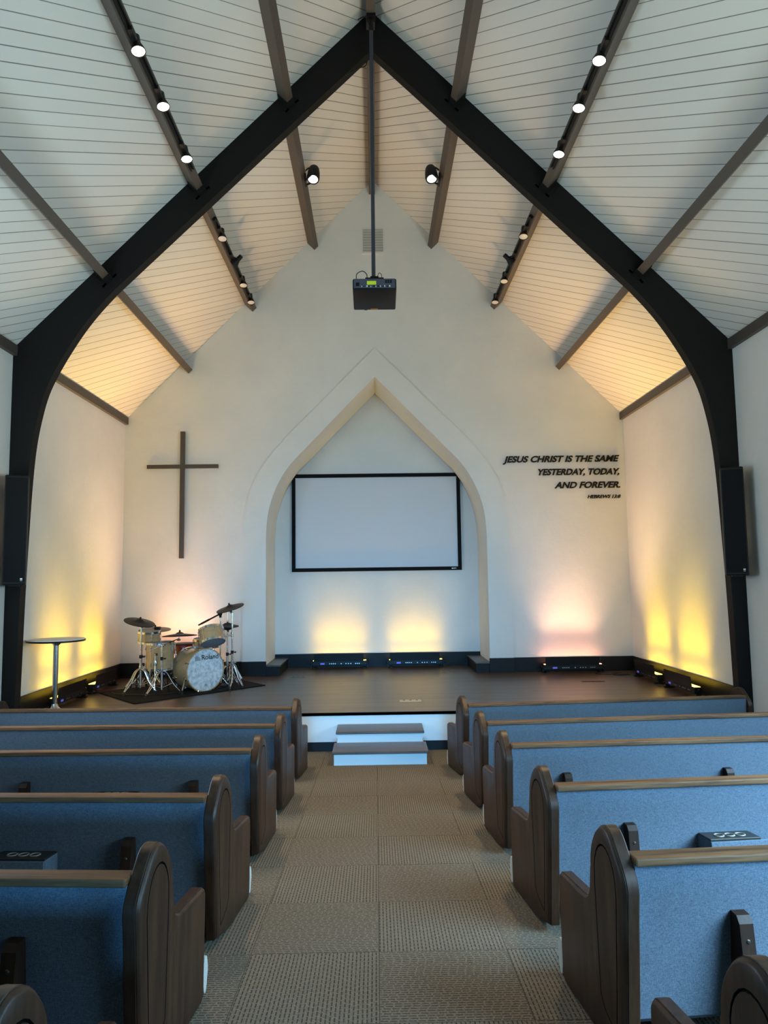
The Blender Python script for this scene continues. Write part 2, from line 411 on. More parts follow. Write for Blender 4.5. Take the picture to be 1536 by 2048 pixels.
# front wall with the arched niche
def mirror(pts):      # right half from bottom to apex -> full closed outline, counter-clockwise
    L = [(-x, z) for x, z in reversed(pts) if x > 1e-6]
    return pts + L
def smooth2(pts, sub=6):
    return [(p.x, p.y) for p in spline([(a, b, 0) for a, b in pts], sub)]
niche_half = smooth2([(1.745, ZS), (1.745, 2.2), (1.742, 2.62), (1.70, 3.0), (1.57, 3.38), (1.375, 3.70), (1.15, 3.945)], 6) + [(0, 5.137)]
outer_half = smooth2([(2.115, ZS), (2.118, 2.2), (2.112, 2.68), (2.06, 3.08), (1.93, 3.47), (1.70, 3.84), (1.40, 4.19)], 6) + [(0, 5.607)]
niche, outer = mirror(niche_half), mirror(outer_half)
gable = [(-HW, ZS-0.5), (niche[-1][0], ZS-0.5), (niche[-1][0], ZS)]
bm = bmesh.new()
# wall as one outline with the niche cut from its foot
outline = [(HW, ZS-0.5), (HW, ZE), (0, ZA), (-HW, ZE), (-HW, ZS-0.5), (-1.745, ZS-0.5)] + list(reversed(niche)) + [(1.745, ZS-0.5)]
prism(bm, outline, YB, YB+0.1, XZ)
struct('wall_front', bm, M['plaster'], 'white gable wall behind the stage')
bm = bmesh.new()      # jamb and back of the niche
A = [bm.verts.new((x, YB+0.1, z)) for x, z in niche]; B = [bm.verts.new((x, YN, z)) for x, z in niche]
A2 = [bm.verts.new((x*1.06, YB+0.1, ZS+(z-ZS)*1.03)) for x, z in niche]; B2 = [bm.verts.new((x*1.06, YN+0.1, ZS+(z-ZS)*1.03)) for x, z in niche]
for k in range(len(niche)-1):
    bm.faces.new((A[k], A[k+1], B[k+1], B[k])); bm.faces.new((A2[k+1], A2[k], B2[k], B2[k+1])); bm.faces.new((A[k+1], A[k], A2[k], A2[k+1]))
bm.faces.new(B); bm.faces.new(B2)
struct('wall_niche', bm, M['plaster'], 'recessed arched niche in the gable wall')
bm = bmesh.new()      # surround
ring = list(outer) + list(reversed(niche))
prism(bm, ring, YB-0.035, YB+0.001, XZ)
struct('trim_1', bm, M['plaster'], 'raised white arch surround of the niche')

# stage
bm = bmesh.new()
box(bm, -HW, HW, YS, YB, ZS-0.03, ZS); box(bm, -1.745, 1.745, YB, YN, ZS-0.03, ZS)
struct('floor_stage', bm, M['stage'], 'dark plank stage floor')
bm = bmesh.new(); box(bm, -HW, HW, YS, YS+0.02, ZS-0.028, ZS+0.003)
struct('trim_2', bm, M['base'], 'black edge strip of the stage')
bm = bmesh.new(); box(bm, -HW, HW, YS+0.01, YS+0.12, -0.05, ZS-0.03)
struct('wall_stage_riser', bm, M['white'], 'white riser of the stage')
bm = bmesh.new(); box(bm, -HW, HW, YS-0.008, YS+0.012, floor_z(YS)-0.01, floor_z(YS)+0.098)
struct('baseboard_riser', bm, M['base'], 'dark baseboard along the stage riser')
# baseboards on the stage
BH = 0.222
def baseb(name, x0, x1, y0, y1, cap):
    bm = bmesh.new(); box(bm, x0, x1, y0, y1, ZS, ZS+BH, 0.003)
    # small shoe moulding
    if cap == 'x+': box(bm, x1, x1+0.014, y0, y1, ZS, ZS+0.025)
    if cap == 'x-': box(bm, x0-0.014, x0, y0, y1, ZS, ZS+0.025)
    if cap == 'y-': box(bm, x0, x1, y0-0.014, y0, ZS, ZS+0.025)
    struct(name, bm, M['base'])
baseb('baseboard_left', -HW, -HW+0.018, YF+0.13, YB, 'x+')
baseb('baseboard_right', HW-0.018, HW, YF+0.13, YB, 'x-')
baseb('baseboard_front', -HW, -2.115, YB-0.018, YB, 'y-')
baseb('baseboard_front', 2.115, HW, YB-0.018, YB, 'y-')
baseb('baseboard_surround', -2.13, -1.735, YB-0.054, YB-0.035, 'y-')
baseb('baseboard_surround', 1.735, 2.13, YB-0.054, YB-0.035, 'y-')
baseb('baseboard_niche', -1.745, 1.745, YN-0.018, YN, 'y-')
for s in (-1, 1):      # low ledges left and right in the niche
    bm = bmesh.new(); xa, xb = sorted((s*1.525, s*1.745))
    box(bm, xa, xb, YB-0.03, YN, ZS, ZS+0.14)
    t = struct('trim_3' if s < 0 else 'trim_4', bm, M['base'], 'low dark ledge in the niche on the %s' % ('left' if s < 0 else 'right'))
    bm = bmesh.new(); box(bm, min(xa, xa-0.012*(s > 0)), max(xb, xb+0.012*(s < 0)), YB-0.045, YN, ZS+0.14, ZS+0.165, 0.004)
    o = obj('ledge_top', bm, M['stage'], t); o['label'] = 'dark plank top of the ledge'

# main arched frame
inner_half = smooth2([(3.862, 0.0), (3.853, 0.78), (3.836, 1.75), (3.815, 2.45), (3.795, 2.95), (3.765, 3.36), (3.715, 3.68), (3.64, 3.98), (3.52, 4.25), (3.38, 4.50), (3.24, 4.72), (3.08, 4.93), (2.90, 5.135)], 5) + [(0, 7.984)]
for s, side in ((-1, 'left'), (1, 'right')):
    half = [(s*x, z) for x, z in inner_half] + [(0, ZA-0.001), (s*(HW-0.001), ZE), (s*(HW-0.001), 0.0)]
    bm = bmesh.new(); prism(bm, half, YF, YF+0.125, XZ)
    f = struct('beam_frame_%s' % side, bm, M['beam'], 'near black arched timber frame half on the %s' % side)
# purlins, ridge beam, eave beams
r2 = math.sqrt(0.5)
def purlin(name, s, tipx, tipz, y0, y1, label):
    # tip: lower down-slope corner; width runs up the slope, depth back to the boards
    a = V((-s*r2, r2)); nrm = V((s*r2, r2)); p = V((s*tipx, tipz)); q = [p, p+a*0.088, p+a*0.088+nrm*0.20, p+nrm*0.20]
    bm = bmesh.new(); prism(bm, [(v.x, v.y) for v in q], y0, y1, XZ)
    o = struct(name, bm, M['purlin'], label); return o
TIPS = [(3.0, 5.225), (1.972, 6.245), (0.962, 7.283)]
n_ = 0
for s, side in ((-1, 'left'), (1, 'right')):
    for (tx, tz), nm in zip(TIPS, ('lowest', 'middle', 'topmost')):
        purlin('beam_purlin_%s' % side, s, tx, tz, YF+0.125, YB, '%s dark purlin on the %s between frame and gable wall' % (nm, side))
        purlin('beam_purlin_%s' % side, s, tx, tz, YR, YF, '%s dark purlin on the %s before the frame' % (nm, side))
    bm = bmesh.new(); xa, xb = sorted((s*(HW-0.05), s*HW)); box(bm, xa, xb, YR, YB, ZE-0.085, ZE+0.03)
    struct('trim_5' if s < 0 else 'trim_6', bm, M['purlin'], 'dark eave beam along the %s wall' % side)
bm = bmesh.new(); box(bm, -0.055, 0.045, YR, YF, ZA-0.24, ZA); box(bm, -0.055, 0.045, YF+0.125, YB, ZA-0.24, ZA)
struct('beam_ridge', bm, M['purlin'], 'dark ridge beam')
# hangers where the purlins meet the frame
for s, side in ((-1, 'left'), (1, 'right')):
    for (tx, tz), nm in zip(TIPS, ('lowest', 'middle', 'topmost')):
        bm = bmesh.new()
        a = V((-s*r2, r2)); nr = V((s*r2, r2)); p = V((s*tx, tz))
        T = lambda u, v, d: V((p.x + a.x*u + nr.x*v, d, p.y + a.y*u + nr.y*v))
        def bx(u0, u1, v0, v1, d0, d1): prism(bm, [(u0, v0), (u1, v0), (u1, v1), (u0, v1)], d0, d1, T)
        bx(-0.008, 0.096, -0.008, 0.0, YF-0.09, YF)                       # seat
        bx(-0.008, 0.0, 0.0, 0.15, YF-0.09, YF); bx(0.088, 0.096, 0.0, 0.15, YF-0.09, YF)
        bx(-0.06, -0.008, -0.03, 0.13, YF-0.008, YF); bx(0.096, 0.148, -0.03, 0.13, YF-0.008, YF); bx(-0.06, 0.148, -0.03, -0.008, YF-0.008, YF)
        for uu in (-0.034, 0.122):
            for vv in (0.0, 0.06, 0.11):
                c = T(uu, vv, YF-0.008); lathe(bm, c, (0, -1, 0), [(0, 0.011), (0.008, 0.011)], 6)
        tag(obj('beam_hanger', bm, M['beam']), 'black steel hanger holding the %s purlin on the %s of the frame' % (nm, side), 'bracket', 'beam hangers on the frame')

# steps
def step(y0, z0, z1, label):
    t = thing('stage_step', (0, y0, z0), label, 'step', 'steps up to the stage')
    bm = bmesh.new(); box(bm, -0.46, 0.464, 0.0, YS-0.006-y0, -0.02, z1-z0-0.026)
    obj('riser_box', bm, M['white'], t)
    bm = bmesh.new(); box(bm, -0.478, 0.482, -0.022, min(0.40, YS-0.005-y0), z1-z0-0.026, z1-z0, 0.006)
    o = obj('tread', bm, M['stage'], t); o['label'] = 'dark plank tread'
    return t
step(7.35, floor_z(7.35), 0.178, 'lower white step with dark tread on the carpet')
t = thing('stage_step', (0, 7.755, 0.152), 'upper white step with dark tread against the stage riser', 'step', 'steps up to the stage')
bm = bmesh.new(); box(bm, -0.445, 0.449, 0.0, YS-0.006-7.755, 0.0, 0.290-0.152-0.026); obj('riser_box', bm, M['white'], t)
bm = bmesh.new(); box(bm, -0.462, 0.468, -0.022, YS-0.005-7.755, 0.112, 0.138, 0.006)
obj('tread', bm, M['stage'], t)['label'] = 'dark plank tread'

# ------------------------------------------------------------------ pews
def end_profile():
    pts = [(0.0, 0.038), (0.16, 0.006), (0.22, 0.0), (0.575, 0.0), (0.598, 0.018), (0.603, 0.05), (0.603, 0.36), (0.600, 0.395), (0.588, 0.412), (0.57, 0.418)]
    pts += [(0.33, 0.424), (0.30, 0.428), (0.272, 0.442), (0.255, 0.465), (0.246, 0.50), (0.238, 0.545)]
    cx_, zc, ax, az = 0.080, 0.555, 0.152, 0.168
    for k in range(0, 19):
        a = PI*k/18; w = 0.08 if a < PI/2 else 0.5
        t = 1 - abs(math.cos(a))                                     # pull the rear flank towards a straight slope
        ex, ez = ax*math.cos(a), az*math.sin(a); q = abs(a/(PI/2) - 1)
        lx, lz = math.copysign(ax*q, math.cos(a)), az*(1-q)
        m = w*math.sin(PI*q); pts.append((cx_ + ex*(1-m) + lx*m, zc + ez*(1-m) + lz*m))
    pts += [(-0.062, 0.50), (-0.03, 0.25)]
    return pts       # counter-clockwise in (y, z)
PROF = end_profile()
def groove_outline():
    pts = [(0.055, 0.075), (0.155, 0.115), (0.185, 0.15), (0.190, 0.50), (0.186, 0.54)]
    for k in range(1, 12):
        a = PI*k/12; pts.append((0.092 + 0.096*math.cos(a), 0.535 + 0.125*math.sin(a)))
    pts += [(-0.004, 0.52), (0.035, 0.20)]
    return pts
GRO = groove_outline()
T_END = 0.052
def pew_end(bm, x_face, s, both=False):
    """end panel; face with the groove at x_face, thickness towards +s*x."""
    lay = [(T_END, 0.004), (T_END-0.004, 0.0), (0.0135, 0.0), (0.0125, 0.003), (0.0095, 0.003), (0.0075, 0.005), (0.003, 0.0085), (0.0, 0.0135)]
    rings = []
    for dx, ins in lay:
        pl = inset(PROF, ins) if ins else PROF
        rings.append([bm.verts.new((x_face + s*dx, y, z)) for y, z in pl])
    n = len(PROF)
    for a, b in zip(rings, rings[1:]):
        for k in range(n): bm.faces.new((a[k], a[(k+1) % n], b[(k+1) % n], b[k]))
    bm.faces.new(rings[0])
    g = [[bm.verts.new((x_face + s*dx, y, z)) for y, z in inset(GRO, i)] for dx, i in ((0, 0), (0.007, 0.0035), (0.0, 0.007))]
    m = len(GRO)
    for a, b in zip(g, g[1:]):
        for k in range(m): bm.faces.new((a[k], a[(k+1) % m], b[(k+1) % m], b[k])).material_index = 1
    bm.faces.new(g[2])
    es = []
    for loop in (rings[-1], g[0]):
        for k in range(len(loop)):
            e = bm.edges.get((loop[k], loop[(k+1) % len(loop)])) or bm.edges.new((loop[k], loop[(k+1) % len(loop)])); es.append(e)
    bmesh.ops.triangle_fill(bm, use_beauty=True, edges=es)
def make_pew(s, L=2.86):
    """s=+1: aisle end at x=0 and the bench runs to +x; s=-1: mirrored."""
    t = thing('church_pew', (0, 0, 0), 'pew', 'pew')
    X = lambda a, b: sorted((s*a, s*b))
    bm = bmesh.new(); pew_end(bm, 0.0, s); obj('end_panel', bm, [M['oak_y'], M['groove']], t, True)
    bm = bmesh.new(); pew_end(bm, s*L, -s); obj('end_panel', bm, [M['oak_y'], M['groove']], t, True)
    x0, x1 = X(T_END, L-T_END)
    # upholstered back, leaning
    bm = bmesh.new(); prism(bm, [(-0.044, 0.632), (0.014, 0.150), (0.028, 0.135), (0.058, 0.15), (0.012, 0.632)], x0, x1, YZ)
    obj('backrest', bm, M['fabric'], t)['label'] = 'blue grey upholstered back'
    bm = bmesh.new(); box(bm, x0, x1, -0.056, 0.034, 0.630, 0.656, 0.006); obj('top_rail', bm, M['oak_x'], t)
    bm = bmesh.new(); box(bm, x0, x1, 0.05, 0.54, 0.255, 0.285)
    obj('seat_board', bm, M['oak_d'], t)
    bm = bmesh.new(); box(bm, x0, x1, 0.06, 0.565, 0.285, 0.345, 0.022); obj('seat_cushion', bm, M['fabric'], t, True)
    bm = bmesh.new()                                                    # padded roll low along the front
    xa, xb = X(0.012, L-0.012)
    pr = [(0.645 + 0.03*math.cos(a)*(1 if math.sin(a) > -0.2 else 0.8), 0.072 + 0.068*math.sin(a)) for a in [2*PI*k/20 for k in range(20)]]
    pr = [(y+0.006, z) for y, z in pr]
    fs = prism(bm, pr, xa, xb, YZ)
    obj('kneeler_roll', bm, M['pad'], t, True)['label'] = 'off white padded roll along the floor at the front'
    for xc in (0.395, L/2, L-0.395):
        bm = bmesh.new(); xa, xb = X(xc-0.023, xc+0.023)
        prism(bm, [(-0.022, 0.478), (-0.060, 0.474), (-0.074, 0.452), (-0.105, 0.0), (0.10, 0.0), (0.03, 0.2), (-0.01, 0.45)], xa, xb, YZ)
        f = obj('support_fin', bm, M['oak_d'], t)
        bm = bmesh.new(); lathe(bm, (s*xc, -0.0735, 0.40), (0, -1, 0.1), [(0, 0.008), (0.004, 0.008), (0.007, 0.004)], 10); obj('bolt', bm, M['bronze'], f)
    # book rack with cup holder
    ra, rb = 0.735, 1.42
    bm = bmesh.new()
    xa, xb = X(ra, rb); yb0 = -0.036
    box(bm, xa, xb, -0.135, -0.122, 0.315, 0.405, 0.002)
    for q in (ra, rb-0.012):
        xq0, xq1 = X(q, q+0.012); box(bm, xq0, xq1, -0.122, -0.005, 0.315, 0.408)
    box(bm, xa, xb, -0.122, 0.0, 0.305, 0.317)
    rk = obj('book_rack', bm, M['fabric'], t); rk['label'] = 'pale blue grey book rack'
    bm = bmesh.new(); xa, xb = X(ra, ra+0.245)
    box(bm, xa, xb, -0.128, -0.02, 0.406, 0.416, 0.002)
    cpz = obj('cup_holder', bm, M['bronze'], rk)
    bm = bmesh.new()
    for q in (0.070, 0.122, 0.174):
        c = V((s*(ra+q), -0.078, 0.416))
        tube(bm, [c + V((0.021*math.cos(a), 0.021*math.sin(a), 0.001)) for a in [2*PI*k/20 for k in range(20)]], 0.0035, 6, 0, True)
        lathe(bm, c, (0, 0, 1), [(0.0003, 0.020), (0.0008, 0.020)], 20, 1)
    obj('cup_rings', bm, [M['ring'], M['black']], rk)
    return t
def pew_matrix(x, y, yaw):
    tilt = Matrix.Rotation(-math.atan(GR), 4, 'X')
    return Matrix.Translation((x, y, floor_z(y))) @ tilt @ Matrix.Rotation(math.radians(yaw), 4, 'Z')
ROWS = ['frontmost', 'second', 'third', 'fourth', 'fifth', 'sixth']
for s, side, ys, yaws in ((-1, 'left', (6.65, 5.56, 4.515, 3.345, 2.315, 1.375), (-3.4, -2.7, -2.0, -4.0, -4.4, -4.4)),
                          (1, 'right', (6.65, 5.52, 4.545, 3.43, 2.415, 1.435), (8.0, 6.2, 4.0, 5.2, 4.4, 4.4))):
    proto = make_pew(s)
    for k in range(6):
        o = proto if k == 0 else copy_tree(proto)
        o.matrix_world = pew_matrix(s*0.745, ys[k], yaws[k])
        near = ' nearest the stage' if k == 0 else (' nearest the camera' if k == 5 else '')
        tag(o, 'dark oak pew with blue back, %s from the stage, %s of the aisle' % (ROWS[k], side) if 0 < k < 5 else
            'dark oak pew with blue back, %s of the aisle,%s' % (side, near), 'pew', 'pews on the %s of the aisle' % side)

# ------------------------------------------------------------------ wall fittings
# cross
bm = bmesh.new()
cx0, hz = -3.065, 3.70
pl = [(cx0-0.034, 2.246), (cx0+0.034, 2.246), (cx0+0.034, hz-0.03), (cx0+0.565, hz-0.03), (cx0+0.565, hz+0.03), (cx0+0.034, hz+0.03), (cx0+0.034, 4.262), (cx0-0.034, 4.262), (cx0-0.034, hz+0.03), (cx0-0.558, hz+0.03), (cx0-0.558, hz-0.03), (cx0-0.034, hz-0.03)]
prism(bm, pl, YB-0.075, YB-0.03, XZ)
t = tag(obj('wall_cross', bm, M['purlin']), 'tall dark brown wooden cross on the white wall above the drums', 'cross')
bm = bmesh.new()
for zz in (2.6, 3.3, 4.0): rod(bm, (cx0, YB-0.031, zz), (cx0, YB, zz), 0.012)
obj('standoff', bm, M['blackm'], t)
# air vent high on the gable
t = thing('air_vent', (0, YB, 7.43), 'small white louvred vent high on the gable wall behind the projector pole', 'vent')
bm = bmesh.new()
for a in ((-0.185, -0.165, -0.225, 0.225), (0.165, 0.185, -0.225, 0.225), (-0.165, 0.165, 0.2, 0.225), (-0.165, 0.165, -0.225, -0.2)): box(bm, a[0], a[1], -0.014, 0.0, a[2], a[3])
obj('vent_frame', bm, M['white'], t)
bm = bmesh.new()
for k in range(9):
    z = -0.178 + k*0.0445
    box(bm, -0.165, 0.165, -0.03, -0.002, -0.0025, 0.0025, 0, 0, Matrix.Translation((0, 0, z)) @ Matrix.Rotation(0.75, 4, 'X'))
obj('louvre_slats', bm, M['white'], t)
bm = bmesh.new(); box(bm, -0.165, 0.165, -0.002, -0.0005, -0.2, 0.2); obj('vent_opening', bm, plain('vent_screen', (0.48, 0.46, 0.42), 0.8), t)
# sockets
def plate(loc, s, label):
    t = thing('power_outlet', loc, label, 'outlet', 'wall outlets')
    bm = bmesh.new(); xa, xb = sorted((0, -s*0.006)); box(bm, xa, xb, -0.038, 0.038, -0.06, 0.06, 0.002); obj('cover_plate', bm, M['paper'], t)
    for z in (-0.026, 0.026):
        bm = bmesh.new(); box(bm, *sorted((-s*0.006, -s*0.008)), -0.017, 0.017, z-0.015, z+0.015); obj('socket', bm, M['white'], t)
plate((-HW, 10.92, 0.785), -1, 'white outlet low on the left wall beside the drum kit')
plate((HW, 10.98, 0.725), 1, 'white outlet low on the right wall above the corner bar light')

# wall lettering, one part per letter
def text_mesh(body, size, extrude, shear, offset):
    cu = bpy.data.curves.new('t', 'FONT'); cu.body = body; cu.size = size; cu.extrude = extrude; cu.shear = shear; cu.offset = offset; cu.resolution_u = 4
    o = bpy.data.objects.new('t', cu); C.objects.link(o)
    dg = bpy.context.evaluated_depsgraph_get(); me = bpy.data.meshes.new_from_object(o.evaluated_get(dg))
    bpy.data.objects.remove(o); bpy.data.curves.remove(cu)
    return me
def extents(me):
    xs = [v.co.x for v in me.vertices]; ys_ = [v.co.y for v in me.vertices]
    return min(xs), max(xs), min(ys_), max(ys_)
let = thing('wall_lettering', (3.0, YB, 3.0), 'black raised verse lettering on the white wall right of the niche', 'lettering')
CAP = None
def letter_line(body, right, base, cap, width, parent):
    me = text_mesh('H', 1.0, 0, 0, 0); e = extents(me); k = cap/(e[3]-e[2])
    whole = text_mesh(body, k, 0.0, 0.3, 0.0); ew = extents(whole); sx = width/(ew[1]-ew[0])
    for i, ch in enumerate(body):
        if ch == ' ': continue
        ep = extents(text_mesh(body[:i+1], k, 0.0, 0.0, 0.0))
        g = text_mesh(ch, k, 0.008, 0.3, 0.034*k); eg0 = extents(text_mesh(ch, k, 0.0, 0.0, 0.0))
        dx = ep[1] - eg0[1]
        for v in g.vertices:
            x, y, z = v.co
            v.co = V((right + (x + dx - ew[1])*sx, YB - 0.028 - z, base + y)) - V((3.0, YB, 3.0))
        g.materials.append(M['black']); g.name = 'letter'
        o = bpy.data.objects.new('letter', g); C.objects.link(o); o.parent = parent
letter_line('JESUS CHRIST IS THE SAME', 3.90, 3.713, 0.094, 1.86, let)
letter_line('YESTERDAY, TODAY,', 3.893, 3.502, 0.094, 1.29, let)
letter_line('AND FOREVER.', 3.898, 3.289, 0.094, 1.04, let)
letter_line('HEBREWS 13:8', 3.90, 3.122, 0.050, 0.525, let)

# projection screen in the niche
t = thing('projection_screen', (0, YN, 2.02), 'large blank white projection screen in a black frame in the niche', 'screen')
x0, x1, z1 = -1.452, 1.458, 1.682; fwid = 0.062
bm = bmesh.new()
for a in ((x0, x1, 0, fwid), (x0, x1, z1-fwid, z1), (x0, x0+fwid, fwid, z1-fwid), (x1-fwid, x1, fwid, z1-fwid)): box(bm, a[0], a[1], -0.075, -0.03, a[2], a[3], 0.004)
fr_ = obj('screen_frame', bm, M['grille'], t)
bm = bmesh.new(); box(bm, x0+0.03, x1-0.03, -0.05, -0.044, 0.03, z1-0.03); obj('screen_surface', bm, M['screen'], t)
bm = bmesh.new()
for x in (x0+0.3, x1-0.3): box(bm, x-0.04, x+0.04, -0.03, 0.0, z1-0.2, z1-0.05); box(bm, x-0.04, x+0.04, -0.03, 0.0, 0.05, 0.2)
obj('wall_bracket', bm, M['blackm'], t)
bm = bmesh.new()
for a in ((1.282, 1.314), (1.322, 1.336), (1.350, 1.360)): box(bm, a[0], a[1], -0.0765, -0.0752, 0.022, 0.040)
box(bm, 1.336, 1.352, -0.0765, -0.0752, 0.034, 0.040)
obj('maker_mark', bm, M['paper'], fr_)

# column speakers on the frame posts
def speaker(s, side):
    t = thing('column_speaker', (s*(3.885), YF-0.02, 1.87), 'tall black column speaker mounted on the %s frame post' % side, 'speaker', 'column speakers')
    bm = bmesh.new()
    rot = Matrix.Rotation(-s*0.42, 4, 'Z')
    box(bm, -0.112, 0.112, -0.285, -0.085, 0.0, 1.15, 0.014, 0, rot); cab = obj('cabinet', bm, M['black'], t)
    bm = bmesh.new(); box(bm, -0.10, 0.10, -0.291, -0.283, 0.03, 1.12, 0.003, 0, rot); gr = obj('grille', bm, M['grille'], t)
    bm = bmesh.new(); box(bm, 0.058, 0.079, -0.2935, -0.291, 0.055, 0.070, 0, 0, rot); box(bm, 0.058, 0.079, -0.2935, -0.291, 0.043, 0.047, 0, 0, rot); obj('badge', bm, M['paper'], gr)
    bm = bmesh.new()
    for z in (0.15, 0.95): box(bm, -0.05, 0.05, -0.10, 0.02, z, z+0.06)
    box(bm, -0.05, 0.05, 0.0, 0.02, 0.1, 1.05)
    box(bm, -0.05, 0.05, -0.24, -0.09, -0.012, 0.0, 0, 0, rot); box(bm, -0.03, 0.03, -0.12, 0.0, -0.012, 0.03)
    obj('wall_mount', bm, M['blackm'], t)
speaker(-1, 'left'); speaker(1, 'right')

# projector hanging from the ridge
PY = 7.5
t = thing('ceiling_projector', (0.003, PY, 5.12), 'dark projector hanging on a long pole from the ridge', 'projector')
bm = bmesh.new(); rod(bm, (-0.012+0.003, 0.10, 0.02), (-0.002, 0.10, ZA-0.23-5.12), 0.0215, None, 16)
pl_ = obj('ceiling_pole', bm, M['pole'], t, True)
bm = bmesh.new(); lathe(bm, (-0.002, 0.10, 2.93), (0, 0, 1), [(0, 0.024), (0.02, 0.028), (0.14, 0.028), (0.16, 0.024)], 16); box(bm, -0.05, 0.05, 0.05, 0.15, 3.085, 3.117)
tube(bm, spline([(-0.02, 0.09, 3.0), (-0.07, 0.06, 3.07), (-0.15, 0.05, 3.03)], 6), 0.006)
obj('pole_coupling', bm, M['blackm'], pl_, True)
tilt = Matrix.Rotation(-0.16, 4, 'X')
bm = bmesh.new(); box(bm, -0.236, 0.236, 0.004, 0.44, -0.135, -0.005, 0.014, 0, tilt); body = obj('projector_body', bm, M['proj'], t, True)
bm = bmesh.new(); box(bm, -0.222, 0.222, -0.002, 0.006, -0.122, -0.012, 0.002, 0, tilt); bk = obj('connector_panel', bm, M['projback'], body)
bm = bmesh.new()
box(bm, -0.20, -0.165, -0.004, -0.001, -0.10, -0.06, 0, 1, tilt)
for i in range(3):
    for j in range(2): box(bm, 0.115+i*0.026, 0.135+i*0.026, -0.004, -0.001, -0.066+j*0.02, -0.050+j*0.02, 0, 1, tilt)
random.seed(4)
for i in range(13):
    x = -0.14 + i*0.0245 + random.uniform(-0.004, 0.004); box(bm, x, x+random.uniform(0.008, 0.016), -0.005, -0.001, -0.112, -0.112+random.uniform(0.008, 0.02), 0, i % 2, tilt)
obj('sockets', bm, [M['paper'], M['black']], bk)
bm = bmesh.new(); box(bm, -0.082, 0.018, -0.006, -0.002, -0.085, -0.042, 0, 0, tilt); obj('label_sticker', bm, M['lime'], bk)['label'] = 'lime yellow sticker on the connector panel'
bm = bmesh.new(); box(bm, -0.045, 0.035, 0.40, 0.425, -0.1375, -0.1345, 0, 0, tilt); obj('warning_label', bm, M['amber'], body)
bm = bmesh.new(); lathe(bm, tilt @ V((-0.10, 0.44, -0.07)), tilt.to_3x3() @ V((0, 1, 0)), [(0, 0.05), (0.03, 0.048), (0.03, 0.035)], 20); obj('lens', bm, M['black'], body, True)
bm = bmesh.new(); box(bm, -0.10, 0.10, 0.02, 0.20, -0.006, 0.012); box(bm, -0.045, 0.045, 0.05, 0.15, 0.012, 0.04); obj('mount_plate', bm, M['blackm'], t)
bm = bmesh.new()
tube(bm, spline([(-0.195, 0.0, -0.02), (-0.19, -0.005, 0.04), (-0.13, 0.0, 0.075), (-0.085, 0.02, 0.05), (-0.08, 0.04, 0.01)], 6), 0.005, 6)
tube(bm, spline([(0.03, 0.06, 0.03), (0.05, 0.03, 0.065), (0.075, 0.01, 0.04), (0.08, -0.003, -0.02)], 6), 0.0035, 6)
obj('cables', bm, M['cable'], t)

# ------------------------------------------------------------------ track lights on the middle purlins
def track(s, y0, y1, label):
    bm = bmesh.new(); a = V((-s*r2, 0, r2)); nr = V((-s*r2, 0, -r2)); p = V((s*1.972, 0, 6.245)) + a*0.044
    T = lambda u, v, d: V((p.x + a.x*u + nr.x*v, d, p.z + a.z*u + nr.z*v))
    # two rails around a slot
    for u0, u1, v1 in ((-0.022, -0.010, 0.026), (0.010, 0.022, 0.026), (-0.010, 0.010, 0.010)): prism(bm, [(u0, 0), (u1, 0), (u1, v1), (u0, v1)], y0, y1, T)
    prism(bm, [(-0.026, 0), (0.026, 0), (0.026, 0.034), (-0.026, 0.034)], y0-0.06, y0, T)
    tag(obj('lighting_track', bm, M['black']), label, 'light track', 'lighting tracks')
track(-1, YR+0.2, 7.35, 'black lighting track with lit lamps under the left purlin before the frame')
track(1, YR+0.2, 7.35, 'black lighting track with lit lamps under the right purlin before the frame')
track(-1, 8.45, 11.15, 'black lighting track with unlit lamps under the left purlin above the stage')
track(1, 8.45, 11.15, 'black lighting track with unlit lamps under the right purlin above the stage')
def lamp(x, y, z, aim, lit, label, group, s):
    d = V(aim).normalized()
    t = thing('track_lamp', (x, y, z), label, 'spotlight', group)
    bm = bmesh.new(); lathe(bm, d*-0.16, d, [(0, 0.024), (0.008, 0.030), (0.075, 0.031), (0.09, 0.036), (0.145, 0.058), (0.16, 0.060), (0.16, 0.054), (0.156, 0.053)], 24, cap1=False)
    obj('lamp_housing', bm, M['black'], t, True)
    bm = bmesh.new(); lathe(bm, d*-0.006, d, [(0, 0.053), (0.002, 0.050), (0.004, 0.03), (0.005, 0.001)], 24, cap0=False)
    o = obj('lamp_face', bm, M['lamp_on'] if lit else M['lamp_off'], t, True); o['label'] = 'glowing warm white lamp face' if lit else 'pale unlit lamp face'
    bm = bmesh.new()
    q = V((s*1.972 - s*0.031 - x - s*0.02, 0.0, 6.245 + 0.031 - z - 0.02))
    box(bm, q.x-0.02, q.x+0.02, -0.16, -0.02, q.z-0.02, q.z+0.02, 0.003)
    rod(bm, q + V((0, -0.06, 0)), d*-0.10, 0.010)
    obj('swivel_mount', bm, M['blackm'], t)
    if lit: spot('track_lamp_light', V((x, y, z)) + d*0.02, d, LAMP_W, (1.0, 0.74, 0.45), 70, 0.9, 0.05)
    return t
LAMP_W = 225
ordn = ('farthest from', 'second from', 'nearest')
lit_l = [(-1.90, 5.50), (-1.90, 6.19), (-1.90, 7.01)]; lit_r = [(1.90, 5.63), (1.90, 6.24), (1.90, 6.965)]
for k, (x, y) in enumerate(lit_l): lamp(x, y, 6.175, (0.2, -0.12, -1), True, 'lit track lamp on the left purlin, %s the arched frame' % ordn[k], 'lit track lamps on the left purlin', -1)
for k, (x, y) in enumerate(lit_r): lamp(x, y, 6.175, (-0.2, -0.12, -1), True, 'lit track lamp on the right purlin, %s the arched frame' % ordn[k], 'lit track lamps on the right purlin', 1)
